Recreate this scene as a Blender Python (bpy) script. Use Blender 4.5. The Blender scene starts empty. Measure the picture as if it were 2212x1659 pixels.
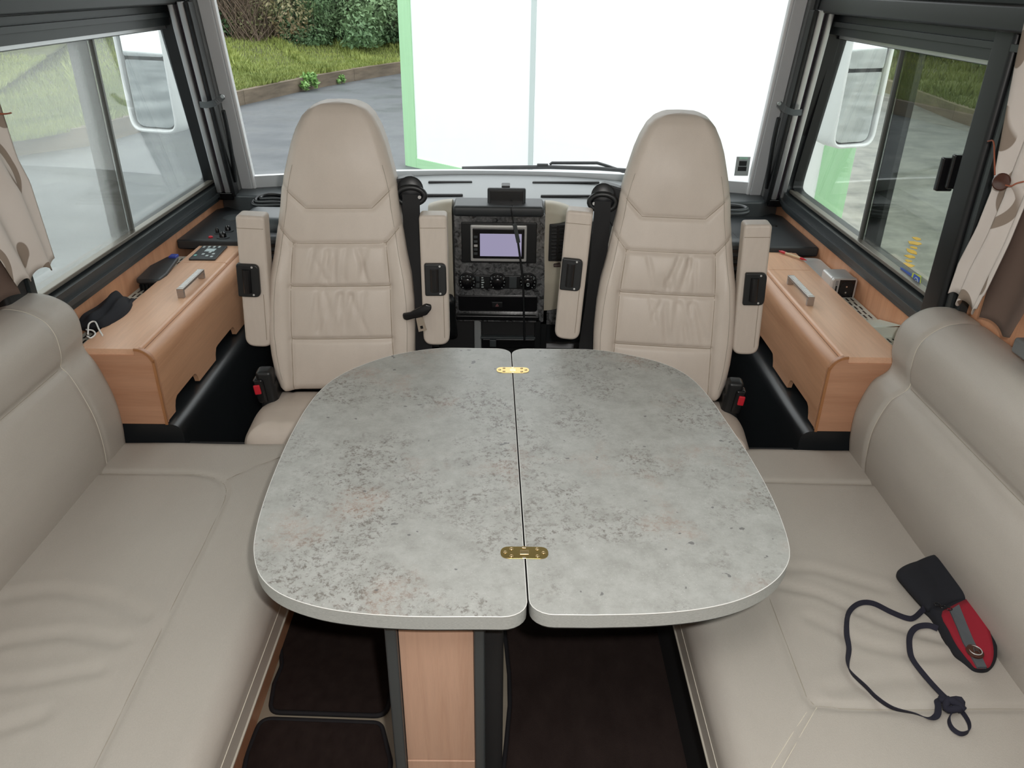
import bpy, bmesh, math, random
import numpy as np
from mathutils import Vector, Matrix
random.seed(7); rng = np.random.default_rng(7)
R = math.radians
SC = bpy.context.scene
COL = SC.collection
# ------------------------------------------------------------------ camera
F_PX, PITCH, ROLL, YAW, CAMZ = 1680.0, 27.4, 0.8, 0.35, 1.62
p_, r_, y_ = R(PITCH), R(ROLL), R(YAW)
Fv = Vector((math.sin(y_)*math.cos(p_), math.cos(y_)*math.cos(p_), -math.sin(p_)))
R0 = Vector((math.cos(y_), -math.sin(y_), 0)); U0 = R0.cross(Fv)
Rv = R0*math.cos(r_)+U0*math.sin(r_); Uv = -R0*math.sin(r_)+U0*math.cos(r_)
cam_d = bpy.data.cameras.new('camera'); cam = bpy.data.objects.new('camera', cam_d); COL.objects.link(cam)
cam_d.sensor_width = 36; cam_d.lens = 36*F_PX/2212; cam_d.clip_start = .02; cam_d.clip_end = 300
M = Matrix((( Rv.x, Uv.x, -Fv.x, 0), (Rv.y, Uv.y, -Fv.y, 0), (Rv.z, Uv.z, -Fv.z, CAMZ), (0, 0, 0, 1)))
cam.matrix_world = M
SC.camera = cam
def at(u, v, x=None, y=None, z=None):
    """measured photo point -> world point on a real plane of the vehicle"""
    d = Fv*F_PX + Rv*(u-1106) - Uv*(v-829.5)
    t = x/d.x if x is not None else (y/d.y if y is not None else (z-CAMZ)/d.z)
    return Vector((0, 0, CAMZ)) + d*t
# ------------------------------------------------------------------ world, lights, exposure
W = bpy.data.worlds.new('overcast'); SC.world = W; W.use_nodes = True
bg = W.node_tree.nodes['Background']; bg.inputs[0].default_value = (.95, .98, 1.0, 1); bg.inputs[1].default_value = 2.45
SC.view_settings.view_transform = 'Standard'; SC.view_settings.look = 'None'
SC.view_settings.exposure = 0.0; SC.view_settings.gamma = 1.0; SC.view_settings.use_curve_mapping = False
SC.cycles.use_denoising = True
SC.cycles.max_bounces = 8; SC.cycles.transparent_max_bounces = 16
SC.cycles.caustics_reflective = False; SC.cycles.caustics_refractive = False
SC.cycles.sample_clamp_indirect = 6
def area_light(name, loc, aim, size, power, color=(1, 1, 1)):
    l = bpy.data.lights.new(name, 'AREA'); l.energy = power; l.size = size; l.color = color
    o = bpy.data.objects.new(name, l); COL.objects.link(o); o.location = loc
    o.rotation_euler = (Vector(aim)-Vector(loc)).to_track_quat('-Z', 'Y').to_euler(); return o
area_light('camera_flash', (.06, .01, 1.67), (.03, 1.9, .72), .03, 15, (1, .97, .93))
area_light('added_ceiling_fill', (-.05, .2, 1.93), (-.05, .7, 0), .35, 6, (1, .95, .88))  # unseen fill lamp added under the roof to brighten the interior
# ------------------------------------------------------------------ helpers
ORG = {}
def org(o):
    return ORG.get(o.name, Vector((0, 0, 0)))
def tag(o, label=None, cat=None, group=None, kind=None):
    if label: o['label'] = label
    if cat: o['category'] = cat
    if group: o['group'] = group
    if kind: o['kind'] = kind
    return o
def thing(name, loc, label=None, cat=None, group=None, rz=0, kind=None):
    o = bpy.data.objects.new(name, None); COL.objects.link(o); o.location = loc; o.rotation_euler = (0, 0, rz)
    o.empty_display_size = .05
    ORG[o.name] = Vector(loc); return tag(o, label, cat, group, kind)
def mk(name, V, Fc, mat, parent=None, smooth=False, bevel=0, seg=2, local=False, angle=None):
    """mesh from world coordinates; parent's origin is subtracted (local=True: already local)"""
    V = np.asarray(V, float).reshape(-1, 3)
    assert max(max(f) for f in Fc) < len(V), name
    if parent is not None:
        off = np.zeros(3) if local else np.array(org(parent))
    elif local: off = np.zeros(3)
    else:
        off = np.array([(V[:, 0].min()+V[:, 0].max())/2, (V[:, 1].min()+V[:, 1].max())/2, V[:, 2].min()])
    me = bpy.data.meshes.new(name); me.from_pydata([tuple(a) for a in (V-off)], [], [tuple(int(i) for i in f) for f in Fc]); me.update()
    o = bpy.data.objects.new(name, me); COL.objects.link(o)
    if parent is not None:
        o.parent = parent; ORG[o.name] = org(parent)
    else:
        o.location = tuple(off); ORG[o.name] = Vector(off)
    if mat: me.materials.append(mat)
    bm = bmesh.new(); bm.from_mesh(me); bmesh.ops.recalc_face_normals(bm, faces=bm.faces); bm.to_mesh(me); bm.free()
    if smooth: me.polygons.foreach_set('use_smooth', [True]*len(me.polygons))
    if bevel:
        m = o.modifiers.new('bevel', 'BEVEL'); m.width = bevel; m.segments = seg; m.limit_method = 'ANGLE'; m.angle_limit = R(35)
        me.polygons.foreach_set('use_smooth', [True]*len(me.polygons))
        w = o.modifiers.new('wn', 'WEIGHTED_NORMAL'); w.keep_sharp = True
    if angle:
        me.polygons.foreach_set('use_smooth', [True]*len(me.polygons)); me.set_sharp_from_angle(angle=R(angle))
    return o
def join(*parts):
    V, Fc = [], []
    for v, f in parts:
        n = len(V); V += [tuple(a) for a in v]; Fc += [tuple(i+n for i in q) for q in f]
    return V, Fc
def bxg(x0, x1, y0, y1, z0, z1):
    V = [(x, y, z) for x in (x0, x1) for y in (y0, y1) for z in (z0, z1)]
    return V, [(0, 1, 3, 2), (4, 6, 7, 5), (0, 4, 5, 1), (2, 3, 7, 6), (0, 2, 6, 4), (1, 5, 7, 3)]
def box(name, b, mat, parent=None, bevel=.002, local=False, seg=2):
    v, f = bxg(*b); return mk(name, v, f, mat, parent, bevel=bevel, local=local, seg=seg)
def obox(c, ax, ay, az, sx, sy, sz):
    """oriented box: centre, axes, full sizes"""
    c = Vector(c); ax, ay, az = Vector(ax).normalized(), Vector(ay).normalized(), Vector(az).normalized()
    v, f = bxg(-sx/2, sx/2, -sy/2, sy/2, -sz/2, sz/2)
    return [tuple(c+ax*a+ay*b+az*d) for a, b, d in v], f
def prism(pts, axis, lo, hi):
    """extrude a 2D outline along axis ('x': pts are (y,z); 'y': (x,z); 'z': (x,y))"""
    n = len(pts)
    def m(p, t): return {'x': (t, p[0], p[1]), 'y': (p[0], t, p[1]), 'z': (p[0], p[1], t)}[axis]
    V = [m(p, lo) for p in pts]+[m(p, hi) for p in pts]
    Fc = [tuple(range(n)), tuple(range(2*n-1, n-1, -1))]+[(i, (i+1) % n, (i+1) % n+n, i+n) for i in range(n)]
    return V, Fc
def ring(outer, inner, axis, lo, hi):
    n = len(outer)
    def m(p, t): return {'x': (t, p[0], p[1]), 'y': (p[0], t, p[1]), 'z': (p[0], p[1], t)}[axis]
    V = [m(p, lo) for p in outer]+[m(p, lo) for p in inner]+[m(p, hi) for p in outer]+[m(p, hi) for p in inner]
    Fc = []
    for i in range(n):
        j = (i+1) % n
        Fc += [(i, j, j+n, i+n), (i+2*n, i+3*n, j+3*n, j+2*n), (i, i+2*n, j+2*n, j), (i+n, j+n, j+3*n, i+3*n)]
    return V, Fc
def rpoly(pts, rad, seg=6):
    out = []; n = len(pts)
    if not hasattr(rad, '__len__'): rad = [rad]*n
    for i in range(n):
        p = Vector(pts[i][:2]); a = Vector(pts[i-1][:2])-p; b = Vector(pts[(i+1) % n][:2])-p
        r = rad[i]
        if r <= 0: out.append(tuple(p)); continue
        ang = a.angle(b); d = min(r/math.tan(ang/2), a.length*.49, b.length*.49)
        p0 = p+a.normalized()*d; p2 = p+b.normalized()*d
        for k in range(seg+1):
            t = k/seg; q = p0*(1-t)**2+p*2*t*(1-t)+p2*t*t
            # blend toward circular arc
            out.append(tuple(q))
    return out
def offset_poly(pts, d):
    """inward offset of a closed polygon (same count)"""
    n = len(pts); A = sum(pts[i][0]*pts[(i+1) % n][1]-pts[(i+1) % n][0]*pts[i][1] for i in range(n)); s = 1 if A > 0 else -1
    out = []
    for i in range(n):
        a, b, c = Vector(pts[i-1]), Vector(pts[i]), Vector(pts[(i+1) % n])
        t = ((b-a).normalized()+(c-b).normalized()); t = t.normalized() if t.length > 1e-6 else (c-b).normalized()
        nrm = Vector((-t.y, t.x))*s; out.append(tuple(b+nrm*d))
    return out
def plate(outer, holes, axis, lo, hi):
    """flat plate with holes; straight polygons"""
    bm = bmesh.new(); edges = []
    def m(p, t): return {'x': (t, p[0], p[1]), 'y': (p[0], t, p[1]), 'z': (p[0], p[1], t)}[axis]
    for loop in [outer]+holes:
        vs = [bm.verts.new(m(p, lo)) for p in loop]
        for i in range(len(vs)): edges.append(bm.edges.new((vs[i], vs[(i+1) % len(vs)])))
    bmesh.ops.triangle_fill(bm, use_beauty=True, use_dissolve=False, edges=edges)
    r = bmesh.ops.extrude_face_region(bm, geom=list(bm.faces))
    d = Vector(m((0, 0), hi))-Vector(m((0, 0), lo))
    for v in [g for g in r['geom'] if isinstance(g, bmesh.types.BMVert)]: v.co += d
    bm.verts.index_update()
    V = [tuple(v.co) for v in bm.verts]; Fc = [tuple(v.index for v in f.verts) for f in bm.faces]; bm.free()
    return V, Fc
def smooth_path(pts, n=8, closed=False):
    P = [Vector(p) for p in pts]; out = []; m = len(P)
    rngi = range(m) if closed else range(m-1)
    for i in rngi:
        p0 = P[(i-1) % m] if closed or i > 0 else P[0]*2-P[1]
        p1, p2 = P[i], P[(i+1) % m]
        p3 = P[(i+2) % m] if closed or i+2 < m else P[-1]*2-P[-2]
        for k in range(n):
            t = k/n
            out.append(.5*((2*p1)+(p2-p0)*t+(2*p0-5*p1+4*p2-p3)*t*t+(3*p1-p0-3*p2+p3)*t**3))
    if not closed: out.append(P[-1])
    return out
def tube(pts, r, seg=8, closed=False, flat=None):
    """tube; flat=(width, thick, up) gives a strap-like section"""
    P = [Vector(p) for p in pts]; n = len(P); V = []; Fc = []; prev = None
    for i in range(n):
        t = (P[(i+1) % n]-P[i-1]) if closed or 0 < i < n-1 else (P[1]-P[0] if i == 0 else P[-1]-P[-2])
        t = t.normalized() if t.length > 1e-9 else Vector((0, 0, 1))
        up = Vector(flat[2]) if flat else (prev if prev is not None else (Vector((0, 0, 1)) if abs(t.z) < .9 else Vector((1, 0, 0))))
        a = up-t*up.dot(t)
        if a.length < 1e-6: a = Vector((1, 0, 0))-t*t.x
        a.normalize(); b = t.cross(a); prev = a
        rr = r[i] if hasattr(r, '__len__') else r
        for k in range(seg):
            th = 2*math.pi*k/seg
            if flat: V.append(P[i]+a*(flat[1]/2*(1 if math.sin(th) > 0 else -1) if seg == 4 else flat[1]/2*math.sin(th))+b*flat[0]/2*(math.cos(th) if seg != 4 else (1 if math.cos(th) > 0 else -1)))
            else: V.append(P[i]+a*rr*math.cos(th)+b*rr*math.sin(th))
    m = n if closed else n-1
    for i in range(m):
        j = (i+1) % n
        for k in range(seg):
            l = (k+1) % seg; Fc.append((i*seg+k, i*seg+l, j*seg+l, j*seg+k))
    if not closed: Fc += [tuple(range(seg-1, -1, -1)), tuple((n-1)*seg+k for k in range(seg))]
    return [tuple(v) for v in V], Fc
def strap(pts, width, thick, widthdirs):
    """flat strap: rectangular section with explicit width directions"""
    P = [Vector(p) for p in pts]; n = len(P); V = []; Fc = []
    for i in range(n):
        t = (P[min(i+1, n-1)]-P[max(i-1, 0)]).normalized()
        w = Vector(widthdirs[i] if isinstance(widthdirs, list) else widthdirs); w = (w-t*w.dot(t)).normalized(); nn = t.cross(w)
        for a, b in ((1, 1), (-1, 1), (-1, -1), (1, -1)): V.append(tuple(P[i]+w*width/2*a+nn*thick/2*b))
    for i in range(n-1):
        for k in range(4): l = (k+1) % 4; Fc.append((i*4+k, i*4+l, i*4+4+l, i*4+4+k))
    Fc += [(3, 2, 1, 0), tuple(4*(n-1)+k for k in range(4))]
    return V, Fc
def cyl(c, axis, r, h, seg=24, r2=None, profile=None):
    """solid of revolution about axis from centre c; profile list of (radius, height)"""
    ax = Vector(axis).normalized(); a = ax.orthogonal().normalized(); b = ax.cross(a); c = Vector(c)
    pr = profile or [(r, 0), (r if r2 is None else r2, h)]
    V = []; Fc = []
    for (rr, hh) in pr:
        for k in range(seg):
            th = 2*math.pi*k/seg; V.append(tuple(c+ax*hh+a*rr*math.cos(th)+b*rr*math.sin(th)))
    for i in range(len(pr)-1):
        for k in range(seg):
            l = (k+1) % seg; Fc.append((i*seg+k, i*seg+l, (i+1)*seg+l, (i+1)*seg+k))
    Fc += [tuple(range(seg-1, -1, -1)), tuple((len(pr)-1)*seg+k for k in range(seg))]
    return V, Fc
def grid_faces(nu, nv, off=0, closed_u=False):
    Fc = []
    for i in range(nu-(0 if closed_u else 1)):
        for j in range(nv-1):
            a = i*nv+j; b = ((i+1) % nu)*nv+j; Fc.append((a+off, b+off, b+1+off, a+1+off))
    return Fc
def pdist(X, Y, poly):
    """distance from points to a polyline (numpy)"""
    D = np.full(X.shape, 1e9)
    for (x0, y0), (x1, y1) in zip(poly[:-1], poly[1:]):
        dx, dy = x1-x0, y1-y0; L = dx*dx+dy*dy+1e-12
        t = np.clip(((X-x0)*dx+(Y-y0)*dy)/L, 0, 1)
        D = np.minimum(D, np.hypot(X-x0-t*dx, Y-y0-t*dy))
    return D
def dens(n, e=2.0):
    """0..1 spacing, denser at both ends"""
    t = np.linspace(-1, 1, n); return (np.sign(t)*(1-(1-np.abs(t))**e)+1)/2
def rollf(d, r):
    d = np.clip(d, 0, r); return np.sqrt(np.maximum(r*r-(r-d)**2, 0))
def text(name, s, loc, size, mat, parent, rot, extrude=.0004):
    c = bpy.data.curves.new(name, 'FONT'); c.body = s; c.size = size; c.extrude = extrude; c.align_x = 'CENTER'; c.align_y = 'CENTER'
    o = bpy.data.objects.new(name, c); COL.objects.link(o)
    dg = bpy.context.evaluated_depsgraph_get(); me = bpy.data.meshes.new_from_object(o.evaluated_get(dg)); bpy.data.objects.remove(o)
    o = bpy.data.objects.new(name, me); COL.objects.link(o); me.materials.clear(); me.materials.append(mat)
    rm = rot.to_matrix() if hasattr(rot, 'to_matrix') else rot
    for v in me.vertices: v.co = rm @ v.co + Vector(loc) - (org(parent) if parent else Vector((0, 0, 0)))
    if parent: o.parent = parent
    return o
# ------------------------------------------------------------------ materials
def nt(name):
    m = bpy.data.materials.new(name); m.use_nodes = True; t = m.node_tree
    return m, t, t.nodes['Principled BSDF']
def N(t, ty, **kw):
    n = t.nodes.new(ty)
    for k, v in kw.items():
        if hasattr(n, k): setattr(n, k, v)
    return n
def noise(t, scale, detail=4, rough=.55, vec=None, dist=0):
    n = t.nodes.new('ShaderNodeTexNoise'); n.inputs['Scale'].default_value = scale; n.inputs['Detail'].default_value = detail
    n.inputs['Roughness'].default_value = rough; n.inputs['Distortion'].default_value = dist
    if vec is not None: t.links.new(vec, n.inputs['Vector'])
    return n.outputs['Fac']
def coords(t, scale=(1, 1, 1), loc=(0, 0, 0), rot=(0, 0, 0)):
    tc = t.nodes.new('ShaderNodeTexCoord'); mp = t.nodes.new('ShaderNodeMapping')
    mp.inputs['Scale'].default_value = scale; mp.inputs['Location'].default_value = loc; mp.inputs['Rotation'].default_value = rot
    t.links.new(tc.outputs['Object'], mp.inputs['Vector']); return mp.outputs['Vector']
def ramp(t, fac, stops):
    r = t.nodes.new('ShaderNodeValToRGB'); t.links.new(fac, r.inputs['Fac']); e = r.color_ramp.elements
    while len(e) < len(stops): e.new(.5)
    for el, (p, c) in zip(e, stops):
        el.position = p; el.color = (c, c, c, 1) if not hasattr(c, '__len__') else tuple(c)+(1,)
    return r.outputs['Color']
def mix(t, fac, a, b, mode='MIX'):
    m = t.nodes.new('ShaderNodeMix'); m.data_type = 'RGBA'; m.blend_type = mode
    for inp, v in ((m.inputs[0], fac), (m.inputs[6], a), (m.inputs[7], b)):
        if isinstance(v, bpy.types.NodeSocket): t.links.new(v, inp)
        elif hasattr(v, '__len__'): inp.default_value = tuple(v)+(1,)
        else: inp.default_value = v
    return m.outputs[2]
def bump(t, b, h, strength=.2, dist=.001):
    n = t.nodes.new('ShaderNodeBump'); n.inputs['Strength'].default_value = strength; n.inputs['Distance'].default_value = dist
    t.links.new(h, n.inputs['Height']); t.links.new(n.outputs['Normal'], b.inputs['Normal'])
def plain(name, c, rough=.5, metal=0, var=0, vscale=8, bmp=0, bscale=300, spec=.5, coat=0, sheen=0):
    m, t, b = nt(name); b.inputs['Roughness'].default_value = rough; b.inputs['Metallic'].default_value = metal
    b.inputs['Specular IOR Level'].default_value = spec; b.inputs['Coat Weight'].default_value = coat
    if sheen: b.inputs['Sheen Weight'].default_value = sheen
    b.inputs['Base Color'].default_value = tuple(c)+(1,)
    if var:
        f = noise(t, vscale, 4); c2 = tuple(max(0, x*(1-var)) for x in c); c3 = tuple(min(1, x*(1+var)) for x in c)
        t.links.new(ramp(t, f, [(.3, c2), (.7, c3)]), b.inputs['Base Color'])
    if bmp: bump(t, b, noise(t, bscale, 2), bmp, .0006)
    return m
def wood(name, c, vert=False, axis='y'):
    m, t, b = nt(name); b.inputs['Roughness'].default_value = .36; b.inputs['Specular IOR Level'].default_value = .45
    sc = {'y': (26, 1.6, 26), 'z': (22, 22, 1.4), 'x': (1.6, 26, 26)}[axis]
    v = coords(t, sc)
    a = noise(t, 1.0, 6, .6, v, .6); g = noise(t, 6.0, 4, .7, v, .2)
    d = tuple(x*k for x, k in zip(c, (.80, .72, .66))); l = tuple(min(1, x*1.12) for x in c)
    col = ramp(t, a, [(.28, d), (.5, c), (.75, l)])
    col = mix(t, .35, col, ramp(t, g, [(.3, tuple(x*.82 for x in c)), (.7, l)]))
    t.links.new(col, b.inputs['Base Color']); bump(t, b, g, .06, .0004); return m
def leather(name, c, grain=.25, var=.03, rough=.42):
    m, t, b = nt(name); b.inputs['Roughness'].default_value = rough; b.inputs['Specular IOR Level'].default_value = .35
    f = noise(t, 9, 5); f2 = noise(t, 500, 2)
    col = ramp(t, f, [(.3, tuple(x*(1-var) for x in c)), (.7, tuple(x*(1+var) for x in c))])
    col = mix(t, .12, col, ramp(t, f2, [(.35, tuple(x*.7 for x in c)), (.65, tuple(min(1, x*1.2) for x in c))]))
    t.links.new(col, b.inputs['Base Color'])
    vo = t.nodes.new('ShaderNodeTexVoronoi'); vo.inputs['Scale'].default_value = 420
    bump(t, b, vo.outputs['Distance'], grain, .0006); return m
LEA_F = leather('seat_leather', (.56, .49, .43), .18)
LEA_B = leather('bench_leather', (.43, .398, .358), .3)
SEAM = plain('seam_thread', (.30, .25, .19), .8); SEAM_L = plain('seam_light', (.62, .58, .49), .7); PIPE = plain('piping', (.46, .43, .37), .5)
SEAM_B = plain('seam_bench', (.33, .30, .25), .8)
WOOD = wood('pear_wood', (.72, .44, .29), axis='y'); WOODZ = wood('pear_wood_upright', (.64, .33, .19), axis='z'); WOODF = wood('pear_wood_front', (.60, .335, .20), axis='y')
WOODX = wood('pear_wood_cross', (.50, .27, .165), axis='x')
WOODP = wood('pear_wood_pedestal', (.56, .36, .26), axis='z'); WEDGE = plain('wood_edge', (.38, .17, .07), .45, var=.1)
BLK = plain('black_plastic', (.008, .009, .010), .42); BLKM = plain('black_matt', (.012, .012, .013), .75, bmp=.2, bscale=200)
BLKG = plain('black_gloss', (.007, .007, .008), .24)
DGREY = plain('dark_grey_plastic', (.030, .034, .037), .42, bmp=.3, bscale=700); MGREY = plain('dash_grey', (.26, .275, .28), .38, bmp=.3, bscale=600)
SLATE = plain('slate_edge', (.05, .058, .062), .4)
RUB = plain('rubber', (.028, .034, .036), .38)
ALU = plain('aluminium', (.62, .63, .64), .32, .75); CHR = plain('chrome', (.75, .75, .76), .12, 1); HANDLE = plain('handle_steel', (.42, .37, .34), .3, .6)
SILV = plain('silver_plastic', (.55, .55, .54), .35, .35)
BRASS = plain('brass', (.50, .37, .14), .22, 1); BRASSD = plain('brass_screw', (.70, .52, .28), .2, 1)
SILL = plain('sill_black', (.014, .016, .018), .33)
HDR = plain('header_grey', (.050, .062, .060), .8, bmp=.2); PIL = plain('pillar_grey', (.15, .155, .155), .55)
WFR = plain('windscreen_frame', (.72, .74, .76), .35); WFR2 = plain('frame_grey', (.66, .68, .70), .4)
WHT = plain('white_paint', (.85, .86, .87), .35); CEIL = plain('ceiling_cloth', (.80, .78, .73), .9)
BEIGE = plain('beige_plastic', (.47, .43, .35), .5, bmp=.3, bscale=500); BELT = plain('belt_webbing', (.004, .004, .005), .7, bmp=.5, bscale=900)
RED = plain('red_plastic', (.55, .015, .03), .35); BELTG = plain('anthracite', (.010, .011, .013), .4)
GRL = plain('grille_cream', (.62, .66, .60), .45); PALE = plain('pale_card', (.66, .72, .64), .6)
GREEN = plain('green_paint', (.36, .62, .36), .5, var=.04); WALLW = plain('white_panel', (.86, .87, .87), .6, var=.01)
POUCH = plain('navy_cloth', (.006, .007, .012), .85, bmp=.5, bscale=500); REDC = plain('red_cloth', (.30, .007, .022), .8, bmp=.5, bscale=700)
GREYC = plain('grey_cloth', (.085, .095, .105), .8); CORD = plain('navy_strap', (.009, .009, .022), .8, bmp=.5, bscale=900)
WCORD = plain('white_cord', (.75, .74, .72), .6); BLUE = plain('blue_print', (.06, .13, .50), .5); YEL = plain('yellow_print', (.62, .68, .10), .5)
LCD = plain('lcd', (.55, .66, .68), .3); KEYS = plain('key_print', (.55, .62, .62), .4); PENB = plain('pen_body', (.62, .48, .30), .4); BLUEP = plain('blue_tab', (.04, .07, .38), .5)
BROWNB = plain('brown_button', (.06, .02, .012), .25); CORDB = plain('brown_cord', (.28, .08, .04), .7)
VINYL = plain('vinyl_floor', (.36, .31, .24), .5, var=.12, vscale=30); EDGEB = plain('mat_binding', (.012, .011, .014), .8)
MIRR = plain('mirror_glass', (.82, .86, .86), .03, 1)
def emis(name, c, s):
    m, t, b = nt(name); b.inputs['Base Color'].default_value = (.02, .02, .02, 1); b.inputs['Roughness'].default_value = .15
    b.inputs['Emission Color'].default_value = tuple(c)+(1,); b.inputs['Emission Strength'].default_value = s; return m
SCRN = emis('screen', (.50, .46, .68), .62); LEDG = emis('green_led', (.2, .9, .3), .8)
def glass(name, tint=(1, 1, 1), haze=0, hz=(.8, .85, .85)):
    m, t, b = nt(name); t.nodes.remove(b); out = t.nodes['Material Output']
    tr = N(t, 'ShaderNodeBsdfTransparent'); tr.inputs[0].default_value = tuple(tint)+(1,)
    gl = N(t, 'ShaderNodeBsdfGlossy'); gl.inputs['Roughness'].default_value = .0; gl.inputs[0].default_value = (1, 1, 1, 1)
    fr = N(t, 'ShaderNodeFresnel'); ge = N(t, 'ShaderNodeNewGeometry'); mr = N(t, 'ShaderNodeMapRange')   # thin pane: same reflectance from both sides
    mr.inputs['To Min'].default_value = 1.45; mr.inputs['To Max'].default_value = 1/1.45; t.links.new(ge.outputs['Backfacing'], mr.inputs['Value']); t.links.new(mr.outputs[0], fr.inputs[0])
    mx = N(t, 'ShaderNodeMixShader'); t.links.new(fr.outputs[0], mx.inputs[0]); t.links.new(tr.outputs[0], mx.inputs[1]); t.links.new(gl.outputs[0], mx.inputs[2])
    last = mx.outputs[0]
    if haze:
        df = N(t, 'ShaderNodeBsdfTranslucent'); df.inputs[0].default_value = tuple(hz)+(1,)
        df2 = N(t, 'ShaderNodeBsdfDiffuse'); df2.inputs[0].default_value = tuple(hz)+(1,)
        ad = N(t, 'ShaderNodeMixShader'); ad.inputs[0].default_value = .5; t.links.new(df.outputs[0], ad.inputs[1]); t.links.new(df2.outputs[0], ad.inputs[2])
        m2 = N(t, 'ShaderNodeMixShader'); t.links.new(ad.outputs[0], m2.inputs[2]); t.links.new(last, m2.inputs[1])
        f = noise(t, 1.2, 1, .4); rr = ramp(t, f, [(.3, haze*.85), (.7, haze*1.15)]); t.links.new(rr, m2.inputs[0]); last = m2.outputs[0]
    t.links.new(last, out.inputs['Surface']); return m
GL_W = glass('windscreen_glass', (.97, .99, .98)); GL_L = glass('side_glass_pale_reflection', (.95, .98, .96), .17, (.96, .99, .96)); GL_L2 = glass('side_glass_faint_reflection', (.95, .98, .96), .10)  # left panes: pale veil mixed in to stand for bright reflections
GL_R = glass('side_glass', (.90, .93, .90), .02); GL_T = glass('tinted_side_glass', (.62, .66, .62), .01)
def laminate():
    m, t, b = nt('stone_laminate'); b.inputs['Roughness'].default_value = .38; b.inputs['Specular IOR Level'].default_value = .4
    v = coords(t)
    big = noise(t, 5.0, 5, .6, v, 0); mid = noise(t, 22, 8, .72, v, 0); fine = noise(t, 95, 9, .82, v, .15); tiny = noise(t, 300, 4, .75, v, .3)
    base = ramp(t, mid, [(.30, (.30, .302, .285)), (.5, (.37, .375, .358)), (.70, (.43, .435, .42))])
    # dark speckled clouds
    cl = ramp(t, big, [(.47, .12), (.60, 1)]); sp = ramp(t, fine, [(.505, 0), (.58, 1)])
    f = mix(t, 1.0, cl, sp, 'MULTIPLY'); col = mix(t, mix(t, 1, f, (.85, .85, .85), 'MULTIPLY'), base, (.135, .120, .105))
    v2 = coords(t, loc=(3.3, 1.7, 0)); r1 = noise(t, 4.5, 4, .6, v2); rf = mix(t, 1, ramp(t, r1, [(.56, 0), (.72, 1)]), ramp(t, fine, [(.42, 0), (.62, .8)]), 'MULTIPLY')
    col = mix(t, rf, col, (.40, .27, .21))
    wf = ramp(t, tiny, [(.62, 0), (.70, .75)]); col = mix(t, wf, col, (.72, .72, .70))
    v3 = coords(t, loc=(9, 4, 0)); d = noise(t, 48, 2, .4, v3); col = mix(t, ramp(t, d, [(.735, 0), (.75, .8)]), col, (.13, .13, .13))
    t.links.new(col, b.inputs['Base Color']); bump(t, b, tiny, .08, .0003); return m
LAM = laminate(); LAME = plain('laminate_edge', (.36, .375, .36), .4, var=.3, vscale=110); LAMW = plain('laminate_rim', (.72, .72, .70), .4)
def marble():
    m, t, b = nt('marble_trim'); b.inputs['Roughness'].default_value = .16; b.inputs['Coat Weight'].default_value = .6
    f = noise(t, 55, 5, .65, coords(t), 1.0); t.links.new(ramp(t, f, [(.36, (.018, .018, .02)), (.5, (.10, .102, .105)), (.68, (.19, .19, .195))]), b.inputs['Base Color']); return m
MARB = marble()
def carpet():
    m, t, b = nt('brown_carpet'); b.inputs['Roughness'].default_value = 1; b.inputs['Specular IOR Level'].default_value = .05
    f = noise(t, 500, 3, .8); g = noise(t, 12, 5)
    c = ramp(t, f, [(.25, (.018, .012, .011)), (.75, (.095, .066, .060))]); c = mix(t, .5, c, ramp(t, g, [(.3, (.036, .025, .023)), (.7, (.070, .050, .045))]))
    t.links.new(c, b.inputs['Base Color']); bump(t, b, f, 1, .003); return m
CARP = carpet()
def asphalt():
    m, t, b = nt('wet_asphalt'); b.inputs['Roughness'].default_value = .55; v = coords(t)
    f = noise(t, 70, 4, .8, v); g = noise(t, .7, 5, .6, v, .6)
    c = ramp(t, g, [(.3, (.056, .063, .071)), (.7, (.105, .114, .124))]); c = mix(t, .45, c, ramp(t, f, [(.3, (.04, .045, .05)), (.7, (.19, .2, .21))]))
    # paler, sandier ground along the right-hand side of the vehicle
    sx = N(t, 'ShaderNodeSeparateXYZ'); t.links.new(v, sx.inputs[0]); mr = N(t, 'ShaderNodeMapRange'); mr.inputs['From Min'].default_value = 1.4; mr.inputs['From Max'].default_value = 7.5
    mr.inputs['To Min'].default_value = 1.0; mr.inputs['To Max'].default_value = 0.35; t.links.new(sx.outputs['X'], mr.inputs['Value'])
    m3 = N(t, 'ShaderNodeMath', operation='GREATER_THAN'); m3.inputs[1].default_value = 1.0; t.links.new(sx.outputs['X'], m3.inputs[0])
    mm = N(t, 'ShaderNodeMath', operation='MULTIPLY'); t.links.new(mr.outputs[0], mm.inputs[0]); t.links.new(m3.outputs[0], mm.inputs[1])
    c = mix(t, mm.outputs[0], c, ramp(t, noise(t, 2.5, 6, .7, v), [(.3, (.22, .21, .185)), (.7, (.60, .565, .49))]))
    t.links.new(c, b.inputs['Base Color']); t.links.new(ramp(t, noise(t, 1.1, 3, .5, v), [(.35, .35), (.65, .75)]), b.inputs['Roughness']); bump(t, b, f, .6, .004); return m
ASPH = asphalt()
def leafm(name, cols, sc=1.2):
    m, t, b = nt(name); b.inputs['Roughness'].default_value = .45; b.inputs['Specular IOR Level'].default_value = .3
    f = noise(t, sc, 3, .6); g = noise(t, 30, 2)
    c = ramp(t, f, [(.32, cols[0]), (.5, cols[1]), (.68, cols[2])]); c = mix(t, .4, c, ramp(t, g, [(.3, cols[0]), (.7, cols[2])]))
    t.links.new(c, b.inputs['Base Color']); return m
LEAF1 = leafm('dark_green_leaves', [(.035, .075, .03), (.10, .19, .085), (.24, .36, .18)])
LEAF2 = leafm('brown_thicket', [(.09, .07, .04), (.26, .15, .10), (.20, .22, .10)])
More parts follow.
